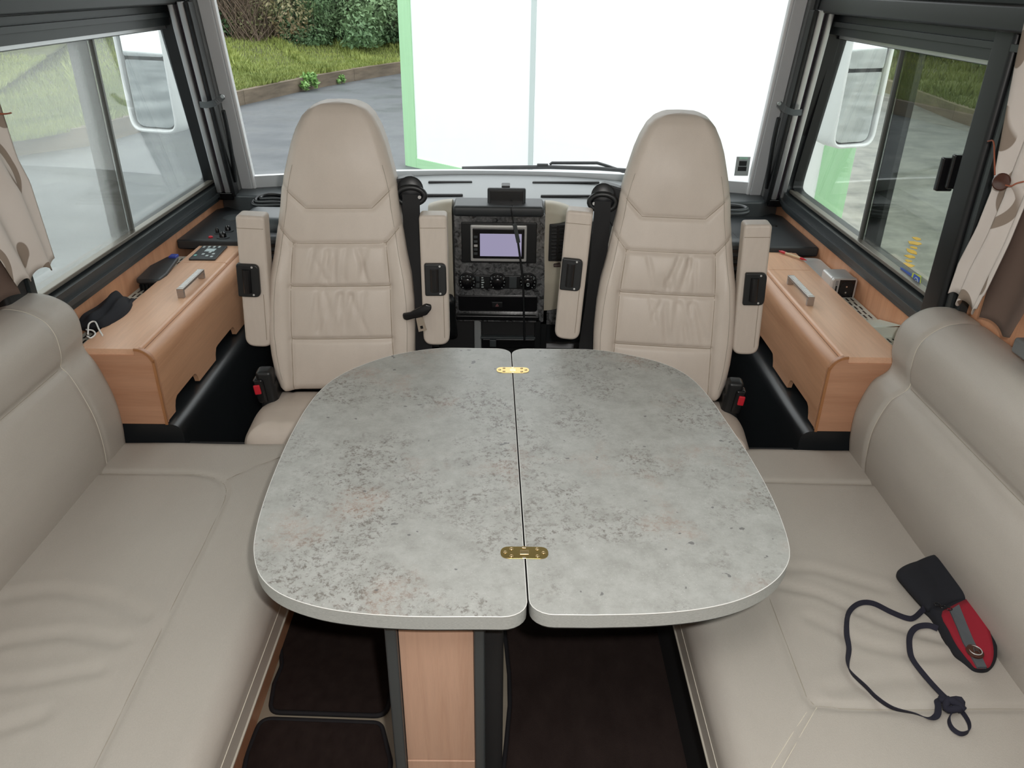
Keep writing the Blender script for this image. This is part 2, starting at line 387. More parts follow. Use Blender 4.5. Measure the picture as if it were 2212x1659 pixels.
LEAF3 = leafm('fresh_leaves', [(.07, .16, .04), (.16, .32, .08), (.30, .48, .15)], 6)
GRS = leafm('verge_grass', [(.12, .17, .05), (.27, .33, .08), (.45, .46, .14)], .9); GRS2 = leafm('grass_painted_shade', [(.05, .07, .02), (.10, .13, .035), (.17, .18, .06)], .9); SOIL = plain('soil', (.11, .12, .045), .95, var=.4, vscale=3)  # right bank grass: darker copy with shade put into the colour
TWIG = plain('twigs', (.22, .16, .12), .9); KERB = plain('kerb_concrete', (.155, .12, .085), .85, var=.35, vscale=2.5, bmp=.4, bscale=40)
def curtain(name, base, ringc, sc):
    m, t, b = nt(name); b.inputs['Roughness'].default_value = .9; b.inputs['Specular IOR Level'].default_value = .1
    tc = t.nodes.new('ShaderNodeAttribute'); tc.attribute_name = 'cloth'
    v = t.nodes.new('ShaderNodeTexVoronoi'); v.inputs['Scale'].default_value = sc; v.inputs['Randomness'].default_value = .75; t.links.new(tc.outputs['Vector'], v.inputs['Vector'])
    r = ramp(t, v.outputs['Distance'], [(.0, 0), (.285, 0), (.29, 1), (.43, 1), (.435, 0)])
    cut = ramp(t, noise(t, 3.0, 0, 0, tc.outputs['Vector']), [(.40, 0), (.42, 1)])
    w = noise(t, 700, 2); bc = mix(t, .15, base, ramp(t, w, [(.3, tuple(x*.7 for x in base)), (.7, base)]))
    c = mix(t, mix(t, 1, r, cut, 'MULTIPLY'), bc, ringc)
    t.links.new(c, b.inputs['Base Color']); bump(t, b, w, .3, .0005); return m
CURT = curtain('patterned_curtain', (.62, .57, .53), (.27, .22, .18), 6.0); LINING = plain('brown_lining', (.13, .088, .07), .95, bmp=.5, bscale=600)
# ================================================================== OUTSIDE
G = -.68
def struct(o): o['kind'] = 'structure'; return o
# ground
g = mk('ground_asphalt', [(-40, -12, G), (40, -12, G), (40, 60, G), (-40, 60, G)], [(0, 1, 2, 3)], ASPH); struct(g)
KB = smooth_path([(-26, 8.6, 0), (-14, 9.6, 0), (-8.6, 10.3, 0), (-6.9, 10.9, 0), (-6.3, 12.3, 0), (-5.9, 14.5, 0), (-5.3, 17, 0), (-4.45, 19.8, 0), (-3.0, 23, 0), (-1, 26.5, 0), (3, 31, 0), (9, 35, 0)], 5)
KR = smooth_path([(8, 34, 0), (9.4, 26, 0), (9.1, 20, 0), (8.7, 17, 0), (8.5, 14.5, 0), (8.7, 12, 0), (9.6, 8.5, 0), (11.5, 5, 0)], 5)
def kerb_run(path, side, name, label, lo=0):
    t = thing(name, (path[len(path)//2].x, path[len(path)//2].y, G), label, 'kerb')
    n = len(path)
    # cumulative stones about 1 m long
    acc = [0]
    for i in range(1, n): acc.append(acc[-1]+(path[i]-path[i-1]).length)
    def ev(s):
        for i in range(1, n):
            if acc[i] >= s: k = (s-acc[i-1])/(acc[i]-acc[i-1]); return path[i-1].lerp(path[i], k)
        return path[-1]
    s = 0; L = acc[-1]
    while s < L-.1:
        e = min(s+2.3, L); a, b = ev(s+.006), ev(e-.006); d = (b-a).normalized(); nr = Vector((-d.y, d.x, 0))*side
        h = .28+random.uniform(-.008, .008)
        V = [a, b, b+nr*.16, a+nr*.16]; V = [(v.x, v.y, G-.02) for v in V]+[(v.x, v.y, G+h) for v in V]
        mk('kerb_stone', V, [(0, 1, 2, 3), (4, 7, 6, 5), (0, 4, 5, 1), (1, 5, 6, 2), (2, 6, 7, 3), (3, 7, 4, 0)], KERB, t)
        s = e
    return t
kerb_run(KB, 1, 'concrete_kerb', 'mossy brown concrete kerb edging the grass bank beyond the road')
kerb_run(KR, 1, 'low_kerb', 'low concrete kerb edging the grass seen through the right side window')
def bank(path, side, name, w=13, rise=.09):
    V = []; Fc = []; nj = 14
    for i, q in enumerate(path):
        a = path[max(i-1, 0)]; b = path[min(i+1, len(path)-1)]; d = (b-a).normalized(); nr = Vector((-d.y, d.x, 0))*side
        for j in range(nj):
            k = (j/(nj-1))**1.6*w; pz = G+.25+k*rise+math.sin(q.x*1.3+j)*.04*(j > 0)
            V.append((q.x+nr.x*(k+.1), q.y+nr.y*(k+.1), pz))
    o = mk(name, V, grid_faces(len(path), nj), SOIL, smooth=True); return struct(o), V, nj
bl, bV, bn = bank(KB, 1, 'grass_bank'); br, brV, brn = bank(KR, 1, 'grass_bank_right', 14)
def blades(name, V, nj, n, label, kmax, hh=(.035, .10), i0=0, i1=None, gm=None):
    V = np.array(V).reshape(-1, nj, 3); ni = V.shape[0]
    ii = rng.uniform(i0, (i1 or ni)-1.001, n); jj = rng.uniform(0, kmax, n)
    i = ii.astype(int); j = jj.astype(int); fi = (ii-i)[:, None]; fj = (jj-j)[:, None]
    P = V[i, j]*(1-fi)*(1-fj)+V[i+1, j]*fi*(1-fj)+V[i, j+1]*(1-fi)*fj+V[i+1, j+1]*fi*fj
    h = rng.uniform(*hh, n)*(1+1.0*(np.sin(P[:, 0]*3.1+P[:, 1]*1.7) > .75)); a = rng.uniform(0, 6.28, n); w = h*.16
    dx = np.cos(a)*w; dy = np.sin(a)*w; lx = rng.normal(0, .35, n)*h; ly = rng.normal(0, .35, n)*h
    A = P-np.stack([dx, dy, h*0+.01], 1); B = P+np.stack([dx, dy, h*0-.01], 1); T = P+np.stack([lx, ly, h], 1)
    VV = np.stack([A, B, T], 1).reshape(-1, 3); me = bpy.data.meshes.new(name)
    me.vertices.add(3*n); me.vertices.foreach_set('co', VV.ravel()); me.loops.add(3*n); me.loops.foreach_set('vertex_index', np.arange(3*n, dtype=np.int32))
    me.polygons.add(n); me.polygons.foreach_set('loop_start', np.arange(0, 3*n, 3, dtype=np.int32)); me.update(); me.validate()
    me.materials.append(gm or GRS); o = bpy.data.objects.new(name, me); COL.objects.link(o); return tag(o, label, 'grass', kind='stuff')
blades('verge_grass', bV, bn, 130000, 'short green grass covering the bank between kerb and bushes', 8.5, i0=5)
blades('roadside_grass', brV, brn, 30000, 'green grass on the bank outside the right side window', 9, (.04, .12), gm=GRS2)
def leafcloud(name, n, rx, ry, rz, mat, size, parent=None, seed=0, lumps=9):
    rg = np.random.default_rng(seed); c = rg.normal(0, .45, (lumps, 3))*[rx, ry, rz*.7]; c[:, 2] += rz*.9; c[:, 2] = np.clip(rg.uniform(.1, 1.6, lumps)*rz, rz*.12, rz*1.6)
    k = rg.integers(0, lumps, n); d = rg.normal(0, 1, (n, 3)); d /= np.linalg.norm(d, axis=1)[:, None]
    rad = rg.uniform(.55, 1.05, n)[:, None]; P = c[k]+d*rad*np.array([rx, ry, rz])*.42; P[:, 2] = np.abs(P[:, 2])
    s = rg.uniform(.6, 1.3, n)*size; a = rg.normal(0, 1, (n, 3)); a /= np.linalg.norm(a, axis=1)[:, None]
    b = np.cross(a, d); b /= (np.linalg.norm(b, axis=1)[:, None]+1e-9); s = s[:, None]
    V = np.stack([P-a*s, P+b*s*.45, P+a*s, P-b*s*.45], 1).reshape(-1, 3); m = 4*n
    me = bpy.data.meshes.new(name); me.vertices.add(m); me.vertices.foreach_set('co', V.ravel()); me.loops.add(m); me.loops.foreach_set('vertex_index', np.arange(m, dtype=np.int32))
    me.polygons.add(n); me.polygons.foreach_set('loop_start', np.arange(0, m, 4, dtype=np.int32)); me.update(); me.validate(); me.materials.append(mat)
    return me
def twigmesh(name, n, r, h, seed):
    rg = random.Random(seed); parts = []
    for i in range(n):
        a = rg.uniform(0, 6.28); q = Vector((rg.uniform(-r*.4, r*.4), rg.uniform(-r*.4, r*.4), 0)); P = [q.copy()]
        for k in range(4): q = q+Vector((math.cos(a)*r*.28*rg.uniform(.3, 1), math.sin(a)*r*.28*rg.uniform(.3, 1), h*.28*rg.uniform(.6, 1.2))); a += rg.uniform(-.7, .7); P.append(q.copy())
        parts.append(tube(P, [.010, .008, .007, .005, .003], 4))
    V, Fc = join(*parts); me = bpy.data.meshes.new(name); me.from_pydata(V, [], Fc); me.materials.append(TWIG); return me
LC = [leafcloud('leaves', 20000, 1.7, 1.4, 1.7, LEAF1, .075, seed=1, lumps=22), leafcloud('leaves', 20000, 1.6, 1.4, 1.5, LEAF1, .065, seed=2, lumps=26),
      leafcloud('leaves', 5000, 1.7, 1.3, 1.4, LEAF2, .05, seed=3, lumps=14)]
TW = [twigmesh('twigs', 24, 1.6, 2.4, 4), twigmesh('twigs', 26, 1.5, 2.2, 5), twigmesh('twigs', 260, 2.4, 2.6, 6)]
def bankz(x, y): return G+.25+.45
bush_spots = [(-9.4, 24.2, 0, .95, 'green bush beside the windscreen pillar'), (-10.6, 26.6, 0, 1.3, 'dark green bush behind the one beside the windscreen pillar'), (-7.7, 25.0, 2, .95, 'reddish brown bramble thicket in the first gap between bushes'),
    (-6.6, 26.8, 2, 1.35, 'tall brown thicket rising between green bushes'), (-5.9, 25.0, 1, .8, 'dense low green bush just right of the brown thickets'), (-4.9, 27.0, 0, 1.35, 'tall leafy bush over the left seat head'),
    (-3.7, 26.3, 1, 1.1, 'rounded green bush touching the green corner post'), (-13.2, 21.5, 1, 1.2, 'bush showing between mirror and window pillar'),
    (-15.5, 18.5, 0, 1.3, 'misty bush behind the left side window'), (-18.5, 16.0, 1, 1.3, 'leftmost bush behind the side window with painted reflections'), (-9.0, 29.5, 1, 1.7, 'far dark tree crown behind the brown thicket'),
    (-5.0, 31.0, 0, 1.8, 'far tree crown behind the leafy bushes'), (-13.0, 28.0, 0, 1.7, 'far tree crown behind the window pillar'),
    (13.5, 21, 0, 1.8, 'dark bush at the top of the right side window'), (15.5, 16.5, 1, 1.9, 'bush behind the dark window post on the right'), (12.3, 26, 1, 2.0, 'bush behind the right door mirror')]
for i, (x, y, k, s, lab) in enumerate(bush_spots):
    z = G+.25+.35
    t = thing('bush', (x, y, z), lab if 'bush' in lab or 'thicket' in lab or 'tree' in lab else lab, 'bush', rz=random.uniform(0, 6.28)); t.scale = (s, s, s)
    f = bpy.data.objects.new('foliage', LC[k]); COL.objects.link(f); f.parent = t; f['kind'] = 'stuff'
    b = bpy.data.objects.new('branches', TW[k]); COL.objects.link(b); b.parent = t
PL = leafcloud('leaves', 260, .22, .2, .2, LEAF3, .05, seed=9, lumps=5)
for (u, v, s, lab) in [(670, 192, .9, 'bright green weed in front of the kerb, largest of four'), (735, 178, .5, 'small weed at the kerb right of the largest weed'), (764, 168, .75, 'leafy weed climbing the kerb near the green post'),
                       (520, 218, .6, 'weed at the kerb next to the windscreen pillar')]:
    q = at(u, v, z=G); o = bpy.data.objects.new('kerb_weed', PL); COL.objects.link(o); o.location = (q.x+.10, q.y-.32, G); o.scale = (s*1.3,)*3; tag(o, lab, 'weed')
# white hoarding with green corner posts
A = Vector((-1.446, 11.02, 0)); dW = Vector((.74, -.67, 0)).normalized(); nW = Vector((-.67, -.74, 0)).normalized()
rb = at(1838, 320, y=8.0); s_ = (rb.x*A.y-rb.y*A.x)/(rb.y*dW.x-rb.x*dW.y); LW = s_
h = thing('white_hoarding', (A+dW*LW/2+Vector((0, 0, G))), 'large white panelled wall with green corner posts standing beyond the windscreen', 'wall')
def slab(s0, s1, d0, d1, z0, z1, name, m, bev=.004):
    V = [A+dW*s+nW*d+Vector((0, 0, z)) for s in (s0, s1) for d in (d0, d1) for z in (z0, z1)]
    return mk(name, V, bxg(0, 1, 0, 1, 0, 1)[1], m, h, bevel=bev)
sj = None
for k in range(200):
    q = A+dW*(k*.02); 
    if sj is None and q.x/q.y > (1137-1101)/1490: sj = k*.02
slab(.22, sj-.03, 0, -.1, G+.12, 3.4, 'panel', WALLW); slab(sj+.03, LW-.22, 0, -.1, G+.12, 3.4, 'panel', WALLW)
slab(sj-.035, sj+.035, .012, -.1, G+.1, 3.4, 'joint_strip', plain('joint_grey', (.50, .57, .55), .5))
slab(0, .23, .02, -.14, G, 3.45, 'corner_post', GREEN); slab(LW-.23, LW, .02, -.14, G, 3.45, 'corner_post', GREEN); slab(.22, LW-.22, .015, -.1, G, G+.13, 'base_rail', GREEN)
# yellow paint mark on the ground to the right
ym = thing('road_marking', (2.9, 3.9, G), 'worn orange yellow painted line on the ground outside the right window', 'road marking')
for k in range(14):
    q = at(1980-k*3.2+random.uniform(-2, 2), 515+k*9.5, z=G+.004); w = random.uniform(.03, .055); a = random.uniform(0, 3)
    pts = [(q.x+math.cos(a+j)*w*random.uniform(.6, 1.5), q.y+math.sin(a+j)*w*1.6*random.uniform(.6, 1.4)) for j in range(6)]
    v, f = prism(pts, 'z', G, G+.004); mk('paint_patch', v, f, plain('orange_road_paint', (.75, .42, .05), .7) if k == 0 else bpy.data.materials['orange_road_paint'], ym)
# ================================================================== SHELL
XL, XR, CX = -1.22, 1.14, -.04
struct(box('floor', (-1.3, 1.2, -2.6, 1.93, -.06, 0), VINYL, bevel=0))
struct(box('floor_cab', (-1.3, 1.2, 1.93, 3.7, -.06, .0), BLKM, bevel=0))
cl = plate([(-1.34, -2.6), (1.26, -2.6), (1.26, 3.2), (-1.34, 3.2)], [[(-.45, -.1), (.38, -.1), (.38, .75), (-.45, .75)]], 'z', 1.98, 2.03)
struct(mk('ceiling', *cl, CEIL))
wrear = plate([(-1.3, 0), (1.2, 0), (1.2, 1.98), (-1.3, 1.98)], [], 'y', -2.6, -2.55); struct(mk('wall_back', *wrear, CEIL))
def win_outline(yf, top=1.53, yb=1.80):
    return [(yb, .80), (yf, .80), (yf-.22, top), (yb, top)]
def side(sgn, X, yf, nm):
    oo = rpoly(win_outline(yf), [.03, .13, .07, .03], 7)
    hole1 = offset_poly(oo, .02)
    house = [(.1, .98), (1.46, .98), (1.46, 1.6), (.1, 1.6)]
    # wall: lower part wood, upper cloth
    Xo = X+sgn*.05
    lo_, hi_ = min(X, Xo), max(X, Xo)
    front = [(-2.6, 0), (3.42, 0), (3.50, .82), (3.14, 1.98), (-2.6, 1.98)]
    v, f = plate(front, [hole1, house], 'x', lo_, hi_); w = struct(mk('wall_'+nm, v, f, WOODZ))
    a, b = sorted((Xo+sgn*.001, Xo+sgn*.016)); v, f = plate([(-2.6, -.35)]+front[1:3]+[(3.14, 2.3), (-2.6, 2.3)], [hole1, house], 'x', a, b); struct(mk('trim_bodywork_'+nm, v, f, WHT))
    # dark header above the window
    hd = [(-.0, 1.555), (3.16, 1.555), (3.05, 1.98), (-.0, 1.98)]
    a, b = sorted((X, X-sgn*.05)); v, f = prism(hd, 'x', a, b); struct(mk('trim_header_'+nm, v, f, HDR, bevel=.004))
    a, b = sorted((X, X-sgn*.085)); v, f = prism([(1.72, 1.535), (3.10, 1.535), (3.07, 1.59), (1.72, 1.59)], 'x', a, b); struct(mk('trim_blind_box_'+nm, v, f, BLK, bevel=.008))
    # window: frame, panes, bars
    wi = thing('window_1' if nm == 'left' else 'window_2', (X, 2.6, .8), kind='structure')
    inn = offset_poly(oo, .062)
    a, b = sorted((X-sgn*.022, X+sgn*.055)); mk('frame', *ring(oo, inn, 'x', a, b), RUB, wi, bevel=.006)
    inn2 = offset_poly(oo, .02); inn3 = offset_poly(oo, .036)
    a, b = sorted((X-sgn*.034, X-sgn*.02)); mk('frame_bead', *ring(inn2, inn3, 'x', a, b), RUB, wi, bevel=.005)
    inn4 = offset_poly(oo, .078); a, b = sorted((X+sgn*.01, X+sgn*.05)); mk('inner_gasket', *ring(offset_poly(oo, .06), inn4, 'x', a, b), BLK, wi)
    # aluminium guide rail along the top and bottom of the slider
    a, b = sorted((X-sgn*.004, X+sgn*.02))
    mk('guide_rail', *bxg(a, b, 1.83, yf-.34, 1.455, 1.475), ALU, wi, bevel=.002)
    mk('guide_rail', *bxg(a, b, 1.83, yf-.12, .868, .880), plain('bronze_rail_'+nm, (.22, .20, .17), .4, .5), wi, bevel=.002)
    yb_ = 2.50
    gf = GL_L2 if nm == 'left' else GL_R; gr_ = GL_L if nm == 'left' else GL_T
    fr = [(yb_-.04, .86), (yf-.06, .86), (yf-.285, 1.47), (yb_-.04, 1.47)]
    v, f = prism(rpoly(fr, [0, .1, .05, 0], 5), 'x', *sorted((X+sgn*.040, X+sgn*.044))); mk('front_pane', v, f, gf, wi)
    re = [(1.82, .86), (yb_, .86), (yb_, 1.47), (1.82, 1.47)]
    v, f = prism(re, 'x', *sorted((X+sgn*.018, X+sgn*.022))); mk('rear_pane', v, f, gr_, wi)
    mk('pane_edge', *bxg(*sorted((X+sgn*.012, X+sgn*.026)), yb_-.006, yb_+.004, .865, 1.47), plain('edge_strip_'+nm, (.18, .19, .18), .4, .4), wi)
    mk('centre_bar', *bxg(*sorted((X+sgn*.028, X+sgn*.05)), yb_-.085, yb_-.004, .865, 1.47), BLKG, wi, bevel=.003)
    return wi, w
wl, wallL = side(-1, XL, 3.36, 'left'); wr, wallR = side(1, XR, 3.29, 'right')
struct(box('wall_front', (XL-.04, XR+.04, 3.52, 3.56, -.3, .822), WHT, bevel=.004)); struct(box('trim_front_left', (XL-.04, XL+.10, 3.395, 3.52, .0, .824), BLK)); struct(box('trim_front_right', (XR-.10, XR+.04, 3.395, 3.52, .0, .824), BLK))
# dark rear post of the right window + latch
pst = struct(mk('trim_post_right', *bxg(XR-.035, XR+.05, 1.865, 1.955, .80, 1.56), BLK, bevel=.012))
struct(mk('trim_post_left', *bxg(XL-.05, XL+.03, 1.73, 1.82, .80, 1.56), BLK, bevel=.012))
for k in range(2):
    mk('latch_grip', *bxg(XR-.035-.012*k, XR-.005, 1.975+k*.026, 1.993+k*.026, 1.165-.012*k, 1.25-.012*k), BLKG, wr, bevel=.004)
# rear (house) windows, frames and glass
for nm, X, sgn, n_ in (('left', XL, -1, 'window_4'), ('right', XR, 1, 'window_5')):
    w4 = thing(n_, (X, .8, .98), kind='structure'); o4 = rpoly([(.08, .96), (1.48, .96), (1.48, 1.62), (.08, 1.62)], .04, 4)
    mk('frame', *ring(o4, offset_poly(o4, .05), 'x', *sorted((X-sgn*.02, X+sgn*.05))), WFR2, w4, bevel=.005)
    mk('sill', *bxg(*sorted((X-sgn*.06, X)), .05, 1.52, .925, .96), PIL, w4, bevel=.006)
    mk('pane', *bxg(*sorted((X+sgn*.03, X+sgn*.036)), .1, 1.46, .98, 1.6), GL_R, w4)
# frame of unseen roof opening added to let sky light in
rl = thing('added_roof_opening', (-.035, .32, 1.98), kind='structure')
mk('frame', *ring([(-.5, -.15), (.43, -.15), (.43, .8), (-.5, .8)], [(-.45, -.1), (.38, -.1), (.38, .75), (-.45, .75)], 'z', 1.96, 2.04), WHT, rl, bevel=.005)
# windscreen: curved in plan, raked
WS = []
def wsp(s, z, off=0):
    """s in -1..1 across, z height -> world point on the windscreen surface"""
    k = (z-.84)/.71; yc = 3.50-.17*s*s-.26*k; xh = 1.055-.03*k
    return Vector((CX+.005+xh*s, yc-off, z))
nS, nZ = 41, 12
sv = np.linspace(-1, 1, nS); zv = np.linspace(.865, 1.97, nZ)
V = [wsp(s, z) for s in sv for z in zv]
w3 = thing('window_3', (CX, 3.4, .84), kind='structure')
mk('windscreen_pane', V, grid_faces(nS, nZ), GL_W, w3, smooth=True)
# white inner frame: bottom strip and two sides
Vb = [wsp(s, .85+dz, o) for s in sv for dz, o in ((-.035, .02), (.028, .02), (.028, -.01), (-.035, -.01))]
mk('bottom_frame', Vb, grid_faces(nS, 4)+[(i*4+3, i*4, i*4+4, i*4+7) for i in range(nS-1)], WFR, w3, angle=40)
for sg in (-1, 1):
    def col(a0, a1, o0, o1, name, m, z0=.82, z1=1.97, par=w3):
        zs = np.linspace(z0, z1, 14); V = []
        for z in zs:
            P0, P1 = wsp(sg, z, o0), wsp(sg, z, o1)
            V += [P0+Vector((sg*a0, 0, 0)), P0+Vector((sg*a1, 0, 0)), P1+Vector((sg*a1, 0, 0)), P1+Vector((sg*a0, 0, 0))]
        n = len(zs); Fc = grid_faces(n, 4)+[(i*4+3, i*4, i*4+4, i*4+7) for i in range(n-1)]+[(0, 1, 2, 3), (4*n-1, 4*n-2, 4*n-3, 4*n-4)]
        return mk(name, V, Fc, m, par, bevel=.004)
    col(-.014, -.002, .0, .03, 'side_seal', WHT); col(-.002, .045, .0, .035, 'side_frame', WFR2)
    nm = 'left' if sg < 0 else 'right'
    c = col(.045, .15, .0, .06, 'trim_pillar_'+nm, PIL, par=None); struct(c)
    c = col(.06, .17, .06, .10, 'trim_pillar_cover_'+nm, BLK, par=None); struct(c)
    # concertina blind cassette: two aluminium profiles with a dark slot
    bc = thing('blind_cassette', wsp(sg, .8, .15), 'folded windscreen blind cassette of two aluminium profiles at the %s pillar' % nm, 'window blind')
    col(.052, .074, .10, .15, 'profile', ALU, .835, 1.545, bc); col(.076, .086, .10, .135, 'pleats', plain('pleat_dark_'+nm, (.03, .02, .03), .8), .835, 1.545, bc)
    col(.088, .108, .10, .15, 'profile', ALU, .835, 1.545, bc); col(.045, .114, .095, .155, 'end_cap', BLKG, .805, .835, bc); col(.034, .050, .10, .15, 'backing', BLK, .82, 1.545, bc)
    q = wsp(sg, 1.20, .17); tp = [q+Vector((-sg*.015, 0, .03)), q+Vector((sg*.01, -.01, .01)), q+Vector((sg*.045, -.01, 0)), q+Vector((sg*.075, .0, 0))]
    mk('tie_strap', *strap(smooth_path(tp, 5), .022, .003, Vector((0, 0, 1))), SLATE, bc); mk('tie_stud', *cyl(tp[0]+Vector((0, -.004, 0)), (0, -1, 0), .007, .004, 12), CHR, bc)
    # black recess beside blind and curved hose
    hz = [wsp(sg, z, .12)+Vector((sg*(.03-.018*math.sin((z-.9)*6)), 0, 0)) for z in np.linspace(.88, 1.17, 8)]
    mk('pull_cord', *tube(hz, .008, 6), BLK, bc)
# sticker on the windscreen
q = wsp(.955, .945, .004); st = thing('windscreen_sticker', q, 'small grey and black warning sticker in the lower right corner of the windscreen', 'sticker')
def quadp(cx_, cz_, w, hh, off, name, m, par): return mk(name, *obox((cx_, q.y-off, cz_), (1, 0, 0), (0, 1, 0), (0, 0, 1), w, .001, hh), m, par)
quadp(q.x, q.z, .058, .078, .004, 'film', plain('sticker_grey', (.42, .46, .46), .5), st); quadp(q.x, q.z+.012, .032, .02, .0055, 'print', BLK, st); quadp(q.x, q.z-.01, .036, .018, .0055, 'print', BLK, st)
quadp(q.x, q.z+.033, .034, .008, .0055, 'print', plain('mint', (.45, .75, .62), .5), st)
# ================================================================== WIPERS + MIRRORS (outside)
wp = thing('wiper', wsp(0, .87, -.05), 'long black windscreen wiper with bent arm resting above the dashboard', 'wiper')
def wl_(pts, y): return [at(u, v, y=y) for u, v in pts]
mk('blade', *tube(wl_([(998, 364), (1080, 362), (1190, 361), (1290, 364), (1380, 370)], 3.56), .009, 6), BLK, wp)
mk('arm', *tube(wl_([(1188, 356), (1192, 352), (1290, 352), (1310, 358), (1350, 372), (1420, 392)], 3.58), .007, 6), BLK, wp)
mk('blade_clip', *obox(at(1172, 359, y=3.55), (1, 0, 0), (0, 1, 0), (0, 0, 1), .05, .02, .022), BLK, wp, bevel=.003)
wp2 = thing('wiper', wsp(-.2, .85, -.05), 'lower black wiper blade lying flat along the windscreen base', 'wiper')
mk('blade', *tube(wl_([(985, 376), (1060, 376), (1175, 379)], 3.56), .007, 6), BLK, wp2); mk('blade_clip', *obox(at(1008, 373, y=3.55), (1, 0, 0), (0, 1, 0), (0, 0, 1), .055, .02, .012), BLK, wp2, bevel=.003)
def mirror(sg, c, w, hgt, label, yawn):
    t = thing('door_mirror', c, label, 'mirror')
    ax = Vector((math.cos(yawn), math.sin(yawn), 0)); ay = Vector((-math.sin(yawn), math.cos(yawn), 0)); az = Vector((0, 0, 1)); c = Vector(c)
    def P2(pts, d0, d1):
        V, Fc = prism(pts, 'y', d0, d1); return [c+ax*a+ay*b+az*z for a, b, z in V], Fc
    o = rpoly([(-w/2, 0), (w/2, 0), (w/2*1.02, hgt), (-w/2*1.02, hgt)], [.06, .06, .06, .06], 6); i_ = offset_poly(o, .016)
    V, Fc = ring(o, i_, 'y', -.0, .10); mk('housing', [c+ax*a+ay*b+az*z for a, b, z in V], Fc, WHT, t, bevel=.008)
    mk('back_shell', *P2(offset_poly(o, .004), .085, .15), WHT, t, bevel=.03, seg=4)
    mk('liner', *P2(offset_poly(o, .014), .03, .04), BLK, t)
    lo = rpoly([(-w/2+.022, .022), (w/2-.022, .022), (w/2-.022, hgt*.60), (-w/2+.022, hgt*.60)], [.045, .045, .012, .012], 5); mk('main_glass', *P2(lo, .018, .024), MIRR, t)
    up = rpoly([(-w/2+.022, hgt*.63), (w/2-.022, hgt*.63), (w/2-.022, hgt-.022), (-w/2+.022, hgt-.022)], [.012, .012, .045, .045], 5)
    mk('wide_angle_glass', *P2(up, .016, .022), MIRR, t)
    mk('arm', *tube([c+az*(hgt-.03)+ay*.1, c+az*(hgt+.08)-ax*sg*.1+ay*.06, c+az*(hgt+.1)-ax*sg*.24+ay*.05], .02, 8), WHT, t)
mirror(-1, (-1.50, 3.40, 1.03), .235, .475, 'white framed outside mirror showing through the left side window', R(-16))
mirror(1, (1.455, 3.40, 1.005), .225, .50, 'white framed outside mirror showing through the right side window', R(20))
# ================================================================== DASHBOARD
db = thing('dashboard', (CX, 3.0, .3), 'dark grey dashboard below the windscreen with top coloured pale for daylight reflection', 'dashboard')
prof = [(2.93, .30), (2.80, .60), (2.80, .80), (2.84, .845), (2.95, .858), (3.30, .862), (3.52, .86), (3.52, .30)]
prof = rpoly(prof, [0, .03, .04, .03, 0, 0, 0, 0], 3)
xs = np.linspace(-.78, .72, 31); V = []
for x in xs:
    k = abs((x-CX)/.75); lim = wsp((x-CX)/1.05, .85).y-.01
    for (y, z) in prof: V.append((x, min(y, lim), z-.035*k**3 if z > .7 else z))
n = len(prof); Fc = grid_faces(len(xs), n)+[tuple(range(n)), tuple(range((len(xs)-1)*n, len(xs)*n))]
Fc += [((i+1)*n-1, i*n, (i+1)*n, (i+2)*n-1) for i in range(len(xs)-1)]
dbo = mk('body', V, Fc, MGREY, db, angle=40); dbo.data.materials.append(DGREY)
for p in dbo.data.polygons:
    if (p.center.z+org(db).z) < .835: p.material_index = 1  # top keeps a paler grey with daylight reflection put into the colour
for (u0, u1, v) in ((925, 1020, 391), (915, 1000, 419), (1150, 1295, 392), (1168, 1290, 421)):
    a, b = at(u0, v, z=.868), at(u1, v, z=.868); c = (a+b)/2
    mk('defrost_slot', *obox((c.x, c.y, .8635), (b-a), (0, 1, 0), (0, 0, 1), (b-a).length, .018, .010), BLK, db, bevel=.004)
# raised hood over the centre console
hp = []
for k in range(25):
    a = math.pi*k/24; hp.append((-.035-.27*math.cos(a)*1.0, 2.86+.14*math.sin(a)**.6))
V, Fc = prism(hp, 'z', .80, .872); mk('centre_hood', V, Fc, plain('hood_grey', (.07, .075, .08), .45), db, bevel=.012, seg=3)
for sx, nm_ in ((-.80, 'l'), (.76, 'r')):
    # side air vent blocks visible between backrest and armrest
    mk('vent_block', *bxg(sx-.10, sx+.10, 2.70, 2.766, .60, .80), DGREY, db, bevel=.015)
    for k in range(6): mk('vent_slat', *bxg(sx-.085, sx+.085, 2.692, 2.704, .635+k*.026, .645+k*.026), BLKG, db)
bn_ = mk('instrument_binnacle', *bxg(-1.0, -.70, 2.775, 2.98, .764, .842), SLATE, db, bevel=.035, seg=4)
# ------------ centre console
cc = thing('centre_console', (CX, 2.76, .3), 'marbled black centre console with radio and heater dials between the two seats', 'console')
YF = 2.75
def c2(u, v): q = at(u, v, y=YF); return q.x, q.z
def crect(u0, v0, u1, v1):
    a = c2(u0, (v0)); b = c2(u1, v1); m1 = c2((u0+u1)/2, v0)[1]; m2 = c2((u0+u1)/2, v1)[1]; return a[0], b[0], m2, m1
def cbox(name, u0, v0, u1, v1, y0, y1, m, par=None, bevel=.003, rad=None):
    x0, x1, z0, z1 = crect(u0, v0, u1, v1)
    if rad: V, Fc = prism(rpoly([(x0, z0), (x1, z0), (x1, z1), (x0, z1)], rad, 5), 'y', YF+y0, YF+y1)
    else: V, Fc = bxg(x0, x1, YF+y0, YF+y1, z0, z1)
    return mk(name, V, Fc, m, par or cc, bevel=bevel)
cbox('lower_body', 980, 560, 1180, 790, .045, .35, BLK)
cbox('fascia', 979, 462, 1174, 696, 0, .10, MARB, bevel=.006); cbox('top_bar', 978, 444, 1175, 468, -.012, .12, DGREY, bevel=.012)
cbox('radio_surround', 996, 480, 1158, 568, -.004, .05, BLK, bevel=.004)
